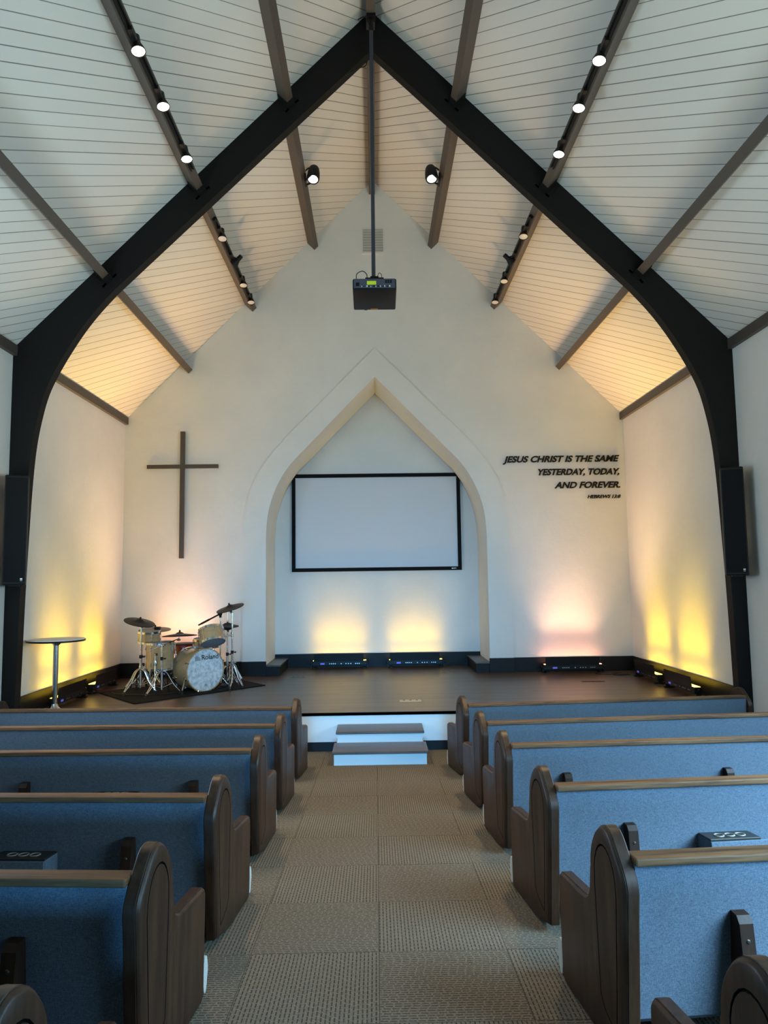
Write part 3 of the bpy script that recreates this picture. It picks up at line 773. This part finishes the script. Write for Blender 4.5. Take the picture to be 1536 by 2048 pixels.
far_n = ('nearest the frame', 'turned away from view', 'second from the gable wall', 'nearest the gable wall')
for s, side, L_ in ((-1, 'left', [(8.75, (0.1, -0.25, -1)), (9.48, (-0.9, 0.5, -0.7)), (10.2, (0.1, -0.22, -1)), (10.85, (0.1, -0.22, -1))]), (1, 'right', [(8.75, (-0.1, -0.25, -1)), (9.5, (0.9, 0.4, -0.7)), (10.13, (-0.1, -0.22, -1)), (10.93, (-0.1, -0.22, -1))])):
    for k, (y, a) in enumerate(L_): lamp(s*1.905, y, 6.18, a, False, 'unlit black track lamp above the stage on the %s purlin, %s' % (side, far_n[k]), 'unlit track lamps above the stage on the %s' % side, s)
# wash lights on the topmost purlins
def wash(s, y, zz, glow, label):
    x = s*0.80
    t = thing('wash_light', (x, y, zz), label, 'stage light', 'wash lights under the ridge')
    d = V((0.05*s, -0.42, -1)).normalized()
    bm = bmesh.new(); lathe(bm, d*-0.16, d, [(0, 0.04), (0.01, 0.062), (0.03, 0.07), (0.10, 0.082), (0.20, 0.088), (0.232, 0.082), (0.236, 0.066)], 28, cap1=False)
    obj('lamp_can', bm, M['black'], t, True)
    bm = bmesh.new(); lathe(bm, d*0.066, d, [(0, 0.066), (0.006, 0.05), (0.009, 0.001)], 28, cap0=False)
    obj('lamp_face', bm, M['lamp_cold'] if glow else M['lens_cold2'], t, True)['label'] = 'white glowing lamp face'
    bm = bmesh.new()
    q = V((s*0.10, 0.02, -0.05))
    for sd in (-0.09, 0.09):
        tube(bm, [V((0, sd, -0.02)), V((s*0.05, sd*0.9, -0.06)), V((s*0.105, sd*0.6, -0.10))], 0.012, 6)
    box(bm, *sorted((s*0.095, s*0.115)), -0.07, 0.07, -0.12, 0.0)
    obj('yoke', bm, M['blackm'], t)
    bm = bmesh.new()
    tube(bm, spline([(0, 0.03, 0.13), (s*0.05, 0.03, 0.14), (s*0.11, 0.03, 0.10)], 5), 0.006, 6); tube(bm, spline([(0, -0.03, 0.10), (s*0.05, -0.03, 0.09), (s*0.11, -0.02, 0.05)], 5), 0.005, 6)
    obj('cables', bm, M['cable'], t)
    spot('wash_light_beam', V((x, y, zz)) + d*0.085, d, 80 if glow else 40, (0.75, 0.9, 1.0), 45, 0.8, 0.05)
M['lens_cold2'] = emit('dim_cold_lamp_face', (0.85, 0.93, 1.0), 1.6)
wash(-1, 9.30, 7.335, True, 'black wash light glowing bright white under the left topmost purlin')
wash(1, 9.30, 7.33, False, 'black wash light with pale lens under the right topmost purlin')

# ------------------------------------------------------------------ LED bar lights on the stage floor
def bar(loc, rotz, lens, color, watts, label, group, lean=0.18, length=0.92, spread=62, bay_fill=None, wash_w=2.0):
    """local x along the bar, +y towards the wall."""
    t = thing('led_bar_light', loc, label, 'stage light', group); t.rotation_euler = (0, 0, rotz)
    h = length/2
    bm = bmesh.new(); box(bm, -h, h, -0.045, 0.045, 0.045, 0.125, 0.008); b = obj('bar_housing', bm, M['black'], t)
    bm = bmesh.new(); box(bm, -h+0.02, h-0.02, -0.036, 0.036, 0.125, 0.129); obj('led_lens', bm, lens, t)
    bm = bmesh.new()
    sh = Matrix.Translation((0, -0.046, 0.12)) @ Matrix.Rotation(0.12, 4, 'X')
    box(bm, -h+0.03, h-0.06, -0.004, 0.0, 0.0, 0.125, 0, 0, sh); obj('shield_plate', bm, M['blackm'], t)
    for sx in (-1, 1):
        bm = bmesh.new(); box(bm, sx*(h-0.05)-0.02, sx*(h-0.05)+0.02, -0.075, 0.075, 0.0, 0.018, 0.004); box(bm, sx*(h+0.008)-0.006, sx*(h+0.008)+0.006, -0.03, 0.03, 0.0, 0.10)
        lathe(bm, (sx*(h+0.014), 0, 0.085), (sx, 0, 0), [(0, 0.022), (0.02, 0.022)], 10)
        obj('foot_bracket', bm, M['blackm'], t)
    bm = bmesh.new(); box(bm, -0.32, -0.25, -0.047, -0.045, 0.065, 0.09); obj('display', bm, M['led_blue'], b)
    bm = bmesh.new()
    for k, x in enumerate((-0.17, -0.14, -0.11, -0.08, 0.02, 0.10, 0.14, 0.18, 0.26, 0.29, 0.32)): box(bm, x, x+0.014, -0.0475, -0.045, 0.072, 0.084)
    obj('buttons', bm, M['steel'], b)
    m = Matrix.Translation(loc) @ Matrix.Rotation(rotz, 4, 'Z')
    p = m @ V((0, 0.0, 0.14)); dr = m.to_3x3() @ V((0, lean, 1)); xd = m.to_3x3() @ V((1, 0, 0))
    area('led_bar_glow', p, dr, length-0.06, 0.06, watts, color, spread, xd)
    area('led_bar_wash', m @ V((0, 0.01, 0.135)), m.to_3x3() @ V((0, 0.5, 1)), length-0.04, 0.05, wash_w, color, 150, xd)
    if bay_fill: area('upper_bay_fill', m @ V((0, 0, 0.20)), m.to_3x3() @ V((0, -0.30, 1)), length-0.06, 0.05, bay_fill[0], bay_fill[1], 78, xd)  # fill added above the shield to brighten the upper ceiling bays
    return t
g = 'bar lights on the stage floor'
bar((-0.64, 12.22, ZS), 0, M['lens_yel'], YEN, 3.0, 'black bar light with yellow glow, left of the pair under the screen', g, wash_w=1.3)
bar((0.63, 12.22, ZS), 0, M['lens_yel'], YEN, 3.0, 'black bar light with yellow glow, right of the pair under the screen', g, wash_w=1.3)
bar((3.0, 11.24, ZS), 0, M['lens_sal'], SAL, 2.6, 'black bar light with salmon glow on the stage right of the niche', g, 0.0, 0.92, 54, (33, (1.0, 0.60, 0.33)))
bar((-3.0, 11.24, ZS), 0, M['lens_sal'], SAL, 2.6, 'black bar light with salmon glow behind the drum kit', g, 0.0, 0.92, 54, (33, (1.0, 0.60, 0.33)))
bar((3.83, 10.33, ZS), -PI/2, M['lens_yel'], YEL, 8.2, 'black bar light along the right wall, nearer the gable wall corner', g, 0.03, 0.85, 58, (3.4, (1.0, 0.62, 0.03)))
bar((3.83, 9.20, ZS), -PI/2, M['lens_yel'], YEL, 8.2, 'black bar light along the right wall, nearer the pews', g, 0.03, 0.9, 58, (3.4, (1.0, 0.62, 0.03)))
bar((-3.83, 10.22, ZS), PI/2, M['lens_yel'], YEL, 8.2, 'black bar light along the left wall, nearer the drum kit', g, 0.03, 0.85, 58, (3.4, (1.0, 0.62, 0.03)))
bar((-3.83, 9.10, ZS), PI/2, M['lens_yel'], YEL, 8.2, 'black bar light along the left wall behind the round table', g, 0.03, 0.9, 58, (3.4, (1.0, 0.62, 0.03)))
# cables and floor boxes
def cable(pts, r, label):
    bm = bmesh.new(); tube(bm, spline(pts, 8), r, 6); tag(obj('power_cable', bm, M['cable']), label, 'cable', 'cables on the stage floor')
z = ZS + 0.006
cable([(3.74, 9.93, z), (3.72, 9.8, z), (3.73, 9.68, z)], 0.006, 'short black cable between the two bar lights by the right wall')
cable([(3.75, 8.72, z), (3.72, 8.55, z), (3.78, 8.4, z), (3.80, 8.2, z)], 0.006, 'black cable running from the right wall bar light to the stage edge')
cable([(-3.74, 8.62, z), (-3.70, 8.5, z), (-3.73, 8.35, z), (-3.72, 8.2, z)], 0.006, 'black cable running from the left wall bar light to the stage edge')
coil = [(3.62 + (0.10+0.03*math.sin(k*1.3))*math.cos(k*0.8), 10.92 + 0.10*math.sin(k*0.8), ZS+0.006+0.002*(k % 5)) for k in range(24)]
cable([(3.46, 11.2, z), (3.30, 11.05, z), (3.36, 10.95, z)] + coil + [(3.76, 10.85, z)], 0.006, 'coiled black cable in the right rear corner of the stage')
def floor_box(x0, x1, y0, y1, mat, label):
    t = thing('floor_box', ((x0+x1)/2, (y0+y1)/2, ZS), label, 'floor box', 'floor boxes in the stage')
    a, b = (x1-x0)/2, (y1-y0)/2
    bm = bmesh.new(); box(bm, -a, a, -b, b, 0.0, 0.004, 0.001); obj('cover_plate', bm, mat, t)
    bm = bmesh.new()
    for k in (-0.6, 0.0, 0.6): box(bm, k*a-0.012, k*a+0.012, b*0.35, b*0.75, 0.004, 0.006)
    obj('socket_flap', bm, M['base'], t)
floor_box(0.25, 0.51, 8.80, 8.93, M['brass'], 'brass coloured floor box near the stage front')
floor_box(2.85, 3.17, 10.20, 10.27, M['base'], 'dark floor box before the salmon bar light on the right')
floor_box(-1.34, -1.10, 11.08, 11.20, M['stage'], 'plank covered floor box before the left niche ledge')
floor_box(0.98, 1.25, 11.36, 11.46, M['stage'], 'plank covered floor box before the right niche ledge')

# ------------------------------------------------------------------ bistro table
t = thing('bistro_table', (-3.676, 8.36, ZS), 'round white top bistro table with a chrome pedestal at the left stage front', 'table')
bm = bmesh.new(); lathe(bm, (0, 0, 0), (0, 0, 1), [(0, 0.190), (0.007, 0.188), (0.016, 0.155), (0.032, 0.108), (0.052, 0.070), (0.080, 0.043), (0.115, 0.03)], 36); obj('pedestal_base', bm, M['chrome'], t, True)
bm = bmesh.new(); lathe(bm, (0, 0, 0.07), (0, 0, 1), [(0, 0.029), (0.695, 0.029), (0.72, 0.05), (0.740, 0.06)], 24); obj('pedestal', bm, M['chrome'], t, True)
bm = bmesh.new(); lathe(bm, (0, 0, 0.81), (0, 0, 1), [(0, 0.29), (0.004, 0.308), (0.02, 0.311), (0.028, 0.305)], 48); tp = obj('table_top', bm, M['white'], t, True)
bm = bmesh.new(); lathe(bm, (0, 0, 0.812), (0, 0, 1), [(0, 0.309), (0.0, 0.3122), (0.019, 0.3138), (0.019, 0.310)], 48, cap0=False, cap1=False); obj('edge_band', bm, M['black'], tp, True)

# ------------------------------------------------------------------ drum kit
ZR = ZS + 0.012
bm = bmesh.new()
rug = [(-3.80, 9.92), (-2.965, 8.93), (-1.59, 10.32), (-2.02, 10.86), (-2.45, 11.0)]
prism(bm, rug, ZS, ZR, XY)
tag(obj('drum_rug', bm, M['rug']), 'black rug under the drum kit', 'rug')
bm = bmesh.new(); prism(bm, [(-3.86, 10.02), (-3.76, 9.86), (-3.58, 10.02)], ZR, ZR+0.006, XY)
tag(obj('maroon_cloth', bm, M['maroon']), 'small maroon cloth lying on the left corner of the drum rug', 'cloth')

def legs3(bm_list_parent, base, feet, top_z, joint_r=0.016, double=True):
    for f in feet:
        bm = bmesh.new(); b = V((base[0], base[1], top_z)); f = V(f); dv = (f-b); side = dv.cross(V((0, 0, 1))).normalized()*0.016
        out = V((dv.x, dv.y, 0)).normalized()
        knee = b + V((dv.x, dv.y, 0))*0.28 + V((0, 0, -0.03))
        for sg in ((1, -1) if double else (0,)):
            tube(bm, spline([b + side*sg*0.6 + V((0, 0, 0)), knee + side*sg, b + dv*0.62 + side*sg + V((0, 0, 0.02)), f + V((0, 0, 0.03)) + side*sg*0.3], 5), 0.0065, 6)
        lg = obj('leg', bm, M['chrome'], bm_list_parent, True)
        bm = bmesh.new(); rod(bm, f + V((0, 0, 0.0)) - out*0.0, f + V((0, 0, 0.05)) - out*0.015, 0.017, 0.012, 10); obj('rubber_foot', bm, M['rubber'], lg)
        bm = bmesh.new(); c0 = V((base[0], base[1], top_z-0.22)); rod(bm, c0, b + dv*0.6 + V((0, 0, 0.015)), 0.005, None, 6); obj('strut', bm, M['chrome'], lg)
def stand(name, base, feet, height, label, cat, group=None, leg_top=0.30):
    t = thing(name, (0, 0, ZR), label, cat, group)
    x, y = base
    legs3(t, (x, y), [(fx, fy, 0) for fx, fy in feet], leg_top)
    bm = bmesh.new(); rod(bm, (x, y, 0.06), (x, y, leg_top+0.16), 0.0145, None, 12)
    p = obj('lower_tube', bm, M['chrome'], t, True)
    bm = bmesh.new(); rod(bm, (x, y, leg_top+0.14), (x, y, height), 0.011, None, 12); obj('upper_tube', bm, M['chrome'], t, True)
    for z in (leg_top+0.02, leg_top+0.16):
        bm = bmesh.new(); lathe(bm, (x, y, z-0.022), (0, 0, 1), [(0, 0.018), (0.004, 0.021), (0.04, 0.021), (0.044, 0.018)], 12); rod(bm, (x, y, z), (x+0.045, y-0.01, z), 0.006); lathe(bm, (x+0.045, y-0.022, z), (0, 1, 0), [(0, 0.012), (0.024, 0.012)], 8); obj('clamp', bm, M['blackm'] if z > leg_top+0.1 else M['chrome'], t)
    return t
def cymbal(parent, c, nrm, r, mat, bell=0.045, mute=False, name='cymbal', h=0.030):
    n_ = V(nrm).normalized(); bm = bmesh.new()
    lathe(bm, V(c), n_, [(-h, r), (-h+0.004, r*0.995), (-h*0.45, r*0.62), (-0.004, bell*1.25), (0.010, bell*0.9), (0.018, bell*0.4), (0.019, 0.008)], 40, cap0=False, cap1=True)
    lathe(bm, V(c), n_, [(-h-0.004, r*0.997), (-h, r)], 40, cap0=True, cap1=False)
    cy_ = obj(name, bm, mat, parent, True)
    bm = bmesh.new(); lathe(bm, V(c) + n_*0.016, n_, [(0, 0.012), (0.012, 0.013), (0.026, 0.010), (0.030, 0.006)], 12); obj('wing_nut', bm, M['black'], cy_, True)
    return cy_
def drum(name, c, axis, r, depth, label, lugs=6, head_mat=None, loc=(0, 0, 0), head2=None, group=None, parent=None, hoop_mat=None):
    """c: centre of the lower head; axis points to the upper head."""
    a = V(axis).normalized(); c = V(c)
    t = parent or thing(name, loc, label, 'drum', group)
    bm = bmesh.new(); lathe(bm, c + a*0.012, a, [(0, r*0.97), (0, r), (depth-0.024, r), (depth-0.024, r*0.97)], 40); obj('shell', bm, M['gold'], t, True)
    hm = hoop_mat or M['chrome']
    for z0 in (0.0, depth-0.03):
        bm = bmesh.new(); lathe(bm, c + a*z0, a, [(0, r+0.003), (0, r+0.010), (0.030, r+0.010), (0.030, r+0.003)], 40, cap0=False, cap1=False)
        for q in (0.003,):
            pass
        obj('hoop', bm, hm, t, True)
    bm = bmesh.new(); lathe(bm, c + a*(depth-0.012), a, [(0, r+0.002), (0.006, r+0.002)], 40); obj('batter_head', bm, head_mat or M['mesh_head'], t)
    bm = bmesh.new(); lathe(bm, c + a*0.006, a, [(0, r+0.002), (0.005, r+0.002)], 40); obj('resonant_head', bm, head2 or M['mesh_head'], t)
    x, y, d = frame_for(a)
    for k in range(lugs):
        an = 2*PI*(k+0.5)/lugs; o_ = x*math.cos(an) + y*math.sin(an); bm = bmesh.new()
        for zz in (depth*0.22, depth*0.78) if depth > 0.13 else (depth*0.5,):
            p = c + a*zz + o_*(r); rod(bm, p - a*0.022, p + a*0.022, 0.011, None, 8); lathe(bm, p - o_*0.002, o_, [(0, 0.012), (0.012, 0.010)], 8)
        rod(bm, c + a*0.01 + o_*(r+0.014), c + a*(depth-0.01) + o_*(r+0.014), 0.0035, None, 6)
        obj('tension_lug', bm, M['chrome'], t, True)
    return t

# bass drum, turned to the right of the camera
kn = V((0.70, -0.714, 0)).normalized(); kc = V((-2.315, 9.83, 0.70)); kr = 0.272; kd = 0.40
t = thing('bass_drum', (kc.x, kc.y, ZR), 'large champagne bass drum with a pale mottled front head', 'drum')
o0 = V((kc.x, kc.y, ZR)); back = kc - kn*kd - o0
bm = bmesh.new(); lathe(bm, back + kn*0.02, kn, [(0, kr*0.98), (0, kr), (kd-0.04, kr), (kd-0.04, kr*0.98)], 56); obj('shell', bm, M['gold'], t, True)
for q in (0.0, kd-0.042):
    bm = bmesh.new(); lathe(bm, back + kn*q, kn, [(0, kr+0.002), (0, kr+0.015), (0.042, kr+0.015), (0.042, kr+0.002)], 56, cap0=False, cap1=False); obj('hoop', bm, M['gold'] if q else M['chrome'], t, True)
bm = bmesh.new(); lathe(bm, back + kn*(kd-0.016), kn, [(0, kr+0.004), (0.006, kr+0.004)], 56); fh = obj('front_head', bm, M['pearl'], t); fh['label'] = 'pale mottled front head with lettering'
bm = bmesh.new(); lathe(bm, back + kn*0.01, kn, [(0, kr+0.004), (0.006, kr+0.004)], 56); obj('batter_head', bm, M['black'], t)
kx, ky, _ = frame_for(kn)
for k in range(8):
    an = 2*PI*(k+0.5)/8; o_ = kx*math.cos(an) + ky*math.sin(an); bm = bmesh.new()
    bm.free()
    for zz in (kd*0.2, kd*0.8):
        bm = bmesh.new(); p = back + kn*zz + o_*kr; rod(bm, p - kn*0.025, p + kn*0.025, 0.012, None, 8); lathe(bm, p - o_*0.002, o_, [(0, 0.014), (0.014, 0.012)], 8); obj('tension_lug', bm, M['chrome'], t, True)
    for sg in (0.03, kd-0.03):
        bm = bmesh.new(); p = back + kn*sg + o_*(kr+0.017); rod(bm, p - kn*0.035, p + kn*0.035, 0.006, None, 6); lathe(bm, p + kn*(0.03 if sg > 0.1 else -0.03) - o_*0.01, o_, [(0, 0.012), (0.016, 0.012)], 8); obj('tension_claw', bm, M['chrome'], t, True)
for sg in (-1, 1):                                                     # spurs
    sd = kn.cross(V((0, 0, 1))).normalized()*sg; a_ = back + kn*(kd*0.78) + sd*(kr*0.93) + V((0, 0, -0.10)); b_ = a_ + sd*0.10 + kn*0.10; b_.z = 0.0
    bm = bmesh.new(); rod(bm, a_ + V((0, 0, 0.02)), b_ + V((0, 0, 0.04)), 0.009, None, 10); lathe(bm, a_ - sd*0.02, sd, [(0, 0.03), (0.03, 0.024)], 12); sp_ = obj('spur', bm, M['chrome'], t, True)
    bm = bmesh.new(); rod(bm, b_, b_ + V((0, 0, 0.05)), 0.018, 0.011, 10); obj('rubber_foot', bm, M['rubber'], sp_)
# writing on the front head
wx = V((0, 0, 1)).cross(kn).normalized()
def on_head(me_or_boxes, u, v): pass
g = text_mesh('Roland', 0.092, 0.0008, 0.0, 0.001); eg = extents(g)
fc = back + kn*(kd-0.0093)
for v in g.vertices:
    x, y, zz = v.co; v.co = fc + wx*(-0.062 + x*1.02) + V((0, 0, 0.138 + y)) + kn*(zz+0.0006)
g.materials.append(M['proj']); o = bpy.data.objects.new('head_lettering', g); C.objects.link(o); o.parent = fh
bm = bmesh.new()
ML = Matrix(((wx.x, kn.x, 0, fc.x), (wx.y, kn.y, 0, fc.y), (wx.z, kn.z, 1, fc.z), (0, 0, 0, 1)))
for k in range(5):
    hh = 0.06 - 0.008*abs(k-1); box(bm, -0.158 + k*0.017, -0.146 + k*0.017, 0.0004, 0.0018, 0.134, 0.134+hh, 0, 0, ML)
box(bm, -0.158, -0.075, 0.0004, 0.0018, 0.128, 0.133, 0, 0, ML)
obj('head_emblem', bm, M['mesh_head'], fh)
bm = bmesh.new(); box(bm, -0.012, 0.03, 0.0004, 0.0018, -0.205, -0.198, 0, 0, ML); box(bm, -0.002, 0.018, 0.0004, 0.0018, -0.198, -0.190, 0, 0, ML); obj('maker_mark', bm, M['mesh_head'], fh)

# floor tom
t = thing('floor_tom', (-2.935, 9.86, ZR), 'deep champagne floor tom on three legs left of the bass drum', 'drum')
drum('floor_tom', (0, 0, 0.29), (0.0, -0.02, 1), 0.182, 0.365, '', 8, parent=t, hoop_mat=M['chrome'])
for k in range(3):
    an = 2*PI*k/3 + 0.5; px, py = 0.205*math.cos(an), 0.205*math.sin(an); bm = bmesh.new()
    tube(bm, [(px, py, 0.52), (px, py, 0.16), (px*1.12, py*1.12, 0.05)], 0.0055, 6); box(bm, px*0.93-0.018, px*0.93+0.018, py*0.93-0.018, py*0.93+0.018, 0.36, 0.43, 0.004)
    lg = obj('leg', bm, M['chrome'], t, True)
    bm = bmesh.new(); rod(bm, (px*1.12, py*1.12, 0.0), (px*1.12, py*1.12, 0.055), 0.013, 0.010, 10); obj('rubber_foot', bm, M['rubber'], lg)
bm = bmesh.new(); box(bm, -0.022, 0.022, -0.1865, -0.1835, 0.49, 0.525); obj('badge', bm, M['bronze'], t)

# left tom on a stand
t = stand('tom_stand', (-3.27, 10.12), [(-3.44, 9.95), (-3.05, 10.05), (-3.27, 10.36)], 0.68, 'small champagne tom clamped on a chrome stand behind the floor tom', 'drum', None, 0.28)
drum('', (-3.145, 10.06, 0.635), (0.02, -0.12, 1), 0.142, 0.165, '', 6, parent=t)
bm = bmesh.new(); rod(bm, (-3.27, 10.12, 0.67), (-3.22, 10.09, 0.70), 0.011); obj('tom_arm', bm, M['chrome'], t)

# right tom and crash on the right stand
u = V((-0.24, 0.36, 0.90)).normalized(); tc = V((-2.245, 9.86, 1.150-ZR))
t = stand('tom_stand', (-2.02, 10.12), [(-1.995, 9.84), (-1.86, 10.05), (-2.17, 10.33)], 1.475-ZR, 'tilted champagne tom and black crash cymbal on the tall right chrome stand', 'drum', None, 0.32)
drum('', tc - u*0.105, u, 0.160, 0.21, '', 6, parent=t)
bm = bmesh.new(); rod(bm, (-2.02, 10.12, 0.72), tc + V((0.16, 0.05, -0.02)), 0.011); lathe(bm, (-2.02, 10.12, 0.69), (0, 0, 1), [(0, 0.022), (0.06, 0.022)], 12); lathe(bm, tc + V((0.15, 0.04, -0.045)), (0, 0, 1), [(0, 0.026), (0.06, 0.026)], 12)
obj('tom_arm', bm, M['chrome'], t, True)
bm = bmesh.new(); rod(bm, (-2.02, 10.12, 1.46-ZR), (-2.055, 10.10, 1.525-ZR), 0.007); lathe(bm, (-2.03, 10.12, 1.455-ZR), (0.3, 1, 0), [(-0.02, 0.02), (0.02, 0.02)], 12); obj('cymbal_tilter', bm, M['chrome'], t, True)
cymbal(t, (-2.055, 10.10, 1.535-ZR), (-0.25, -0.22, 1), 0.195, M['cym'])

# hi-hat
t = stand('hi_hat_stand', (-2.135, 10.36), [(-2.28, 10.18), (-1.95, 10.24), (-2.10, 10.60)], 1.20-ZR, 'black hi-hat cymbals on a chrome stand behind the tilted tom', 'hi-hat', None, 0.27)
bm = bmesh.new(); rod(bm, (-2.135, 10.36, 1.15-ZR), (-2.135, 10.36, 1.56-ZR), 0.0045, None, 8); lathe(bm, (-2.135, 10.36, 1.30-ZR), (0, 0, 1), [(0, 0.014), (0.03, 0.014)], 10); obj('pull_rod', bm, M['chrome'], t)
cymbal(t, (-2.135, 10.36, 1.275-ZR), (0.02, -0.05, 1), 0.155, M['cym'], 0.05, name='top_cymbal', h=0.028)
cymbal(t, (-2.130, 10.36, 1.205-ZR), (0.05, -0.02, -1), 0.155, M['cym'], 0.05, name='bottom_cymbal', h=0.024)
bm = bmesh.new(); box(bm, -2.18, -2.09, 10.06, 10.30, 0.02, 0.035, 0, 0); box(bm, -2.20, -2.07, 10.04, 10.34, 0.0, 0.012); obj('pedal', bm, M['blackm'], t)
bm = bmesh.new(); rod(bm, (-1.985, 10.205, 0.655-ZR), (-1.905, 10.185, 0.53-ZR), 0.021, 0.017, 14); rod(bm, (-2.0, 10.21, 0.68-ZR), (-1.985, 10.205, 0.655-ZR), 0.008, 0.019, 14)
obj('white_sleeve', bm, M['paper'], t, True)['label'] = 'short white sleeve on the rear right leg'
bm = bmesh.new(); rod(bm, (-2.075, 10.23, 0.30), (-1.985, 10.205, 0.655-ZR), 0.006, None, 8); obj('sleeve_rod', bm, M['chrome'], t)

# left crash
t = stand('cymbal_stand', (-3.17, 9.78), [(-3.30, 9.50), (-2.93, 9.70), (-3.30, 10.02)], 1.30-ZR, 'black crash cymbal on a chrome stand at the left of the drum kit', 'cymbal', 'cymbals on stands', 0.31)
bm = bmesh.new(); lathe(bm, (-3.17, 9.78, 1.285-ZR), (0.4, 1, 0), [(-0.02, 0.018), (0.02, 0.018)], 12); rod(bm, (-3.17, 9.78, 1.285-ZR), (-3.19, 9.77, 1.37-ZR), 0.006); obj('cymbal_tilter', bm, M['chrome'], t)
cymbal(t, (-3.185, 9.77, 1.375-ZR), (0.26, -0.16, 1), 0.205, M['cym'])
# ride
t = stand('cymbal_stand', (-3.22, 10.36), [(-3.45, 10.22), (-3.02, 10.25), (-3.22, 10.62)], 1.19-ZR, 'flat ride cymbal with a black damper behind the left tom', 'cymbal', 'cymbals on stands', 0.30)
cymbal(t, (-3.14, 10.30, 1.235-ZR), (0.03, -0.10, 1), 0.215, plain('weathered_bronze_cymbal', (0.16, 0.12, 0.09), 0.5, 0.3), h=0.022)
bm = bmesh.new(); rod(bm, (-3.22, 10.36, 1.18-ZR), (-3.14, 10.30, 1.225-ZR), 0.007); obj('cymbal_tilter', bm, M['chrome'], t)
bm = bmesh.new(); box(bm, -3.10, -3.03, 10.10, 10.22, 1.222-ZR, 1.262-ZR, 0.012); obj('damper', bm, M['black'], t, True)
# centre crash on a boom
t = stand('cymbal_stand', (-2.835, 9.60), [(-2.955, 9.33), (-2.62, 9.68), (-2.82, 9.88)], 1.06-ZR, 'black crash cymbal on a boom arm from the chrome stand before the floor tom', 'cymbal', 'cymbals on stands', 0.30)
bm = bmesh.new(); rod(bm, (-2.97, 9.42, 0.99-ZR), (-2.70, 9.90, 1.115-ZR), 0.006); lathe(bm, (-2.835, 9.66, 1.05-ZR), (1, -0.5, 0), [(-0.022, 0.02), (0.022, 0.02)], 12)
lathe(bm, (-2.70, 9.90, 1.10-ZR), (1, -0.5, 0), [(-0.02, 0.016), (0.02, 0.016)], 12); rod(bm, (-2.70, 9.90, 1.105-ZR), (-2.69, 9.91, 1.175-ZR), 0.006)
obj('boom_arm', bm, M['chrome'], t)
cymbal(t, (-2.69, 9.91, 1.185-ZR), (-0.04, 0.10, 1), 0.232, M['cym'], h=0.034)
# snare drum behind the bass drum
t = stand('snare_stand', (-2.41, 10.24), [(-2.62, 10.2), (-2.33, 10.05), (-2.36, 10.44)], 0.52, 'shallow champagne snare drum on a low stand behind the bass drum', 'drum', None, 0.24)
drum('', (-2.40, 10.24, 0.545), (0.02, -0.06, 1), 0.175, 0.12, '', 8, parent=t)
bm = bmesh.new()
for k in range(3):
    an = 2*PI*k/3; rod(bm, (-2.41, 10.24, 0.50), (-2.40+0.17*math.cos(an), 10.24+0.17*math.sin(an), 0.548), 0.008)
obj('snare_basket', bm, M['blackm'], t)
# throne
t = thing('drum_throne', (-2.81, 10.62, ZR), 'red vinyl drum throne behind the bass drum', 'stool')
bm = bmesh.new(); lathe(bm, (0, 0, 0.425), (0, 0, 1), [(0, 0.15), (0.01, 0.165), (0.12, 0.165), (0.128, 0.162)], 36); obj('seat', bm, M['red'], t, True)
bm = bmesh.new(); lathe(bm, (0, 0, 0.553), (0, 0, 1), [(0, 0.163), (0.012, 0.160), (0.024, 0.13)], 36); obj('seat_top', bm, M['black'], t, True)
bm = bmesh.new(); rod(bm, (0, 0, 0.12), (0, 0, 0.43), 0.018); obj('seat_post', bm, M['chrome'], t)
legs3(t, (0, 0), [(0.22*math.cos(a), 0.22*math.sin(a), 0) for a in (0.4, 2.5, 4.6)], 0.26)
# boom microphone
t = stand('microphone_stand', (-2.27, 10.52), [(-2.42, 10.42), (-2.12, 10.44), (-2.26, 10.70)], 1.37-ZR, 'black boom microphone reaching over the tilted tom', 'microphone', None, 0.16)
bm = bmesh.new(); rod(bm, (-2.52, 10.25, 1.27-ZR), (-2.20, 10.58, 1.455-ZR), 0.011); rod(bm, (-2.49, 10.28, 1.287-ZR), (-2.40, 10.375, 1.34-ZR), 0.014); obj('boom_arm', bm, M['black'], t)
bm = bmesh.new(); rod(bm, (-2.27, 10.52, 1.36-ZR), (-2.275, 10.51, 1.425-ZR), 0.018); lathe(bm, (-2.275, 10.50, 1.41-ZR), (1, 1, 0), [(-0.025, 0.022), (0.025, 0.022)], 12); obj('boom_clamp', bm, M['black'], t)
cable([(-3.55, 9.78, ZR+0.006), (-3.4, 9.62, ZR+0.006), (-3.1, 9.55, ZR+0.006), (-2.85, 9.58, ZR+0.006), (-2.6, 9.75, ZR+0.006)], 0.006, 'thin dark cable looping over the drum rug before the stands')

bm = bmesh.new(); tube(bm, spline([(-0.30, 7.80, 7.665), (-0.22, 7.792, 7.70), (-0.15, 7.86, 7.80), (-0.07, 7.90, 7.86), (-0.05, 7.93, 7.94)], 6), 0.006, 6)
tag(obj('loose_cable', bm, M['cable']), 'short loose black cable under the peak of the arched frame', 'cable')
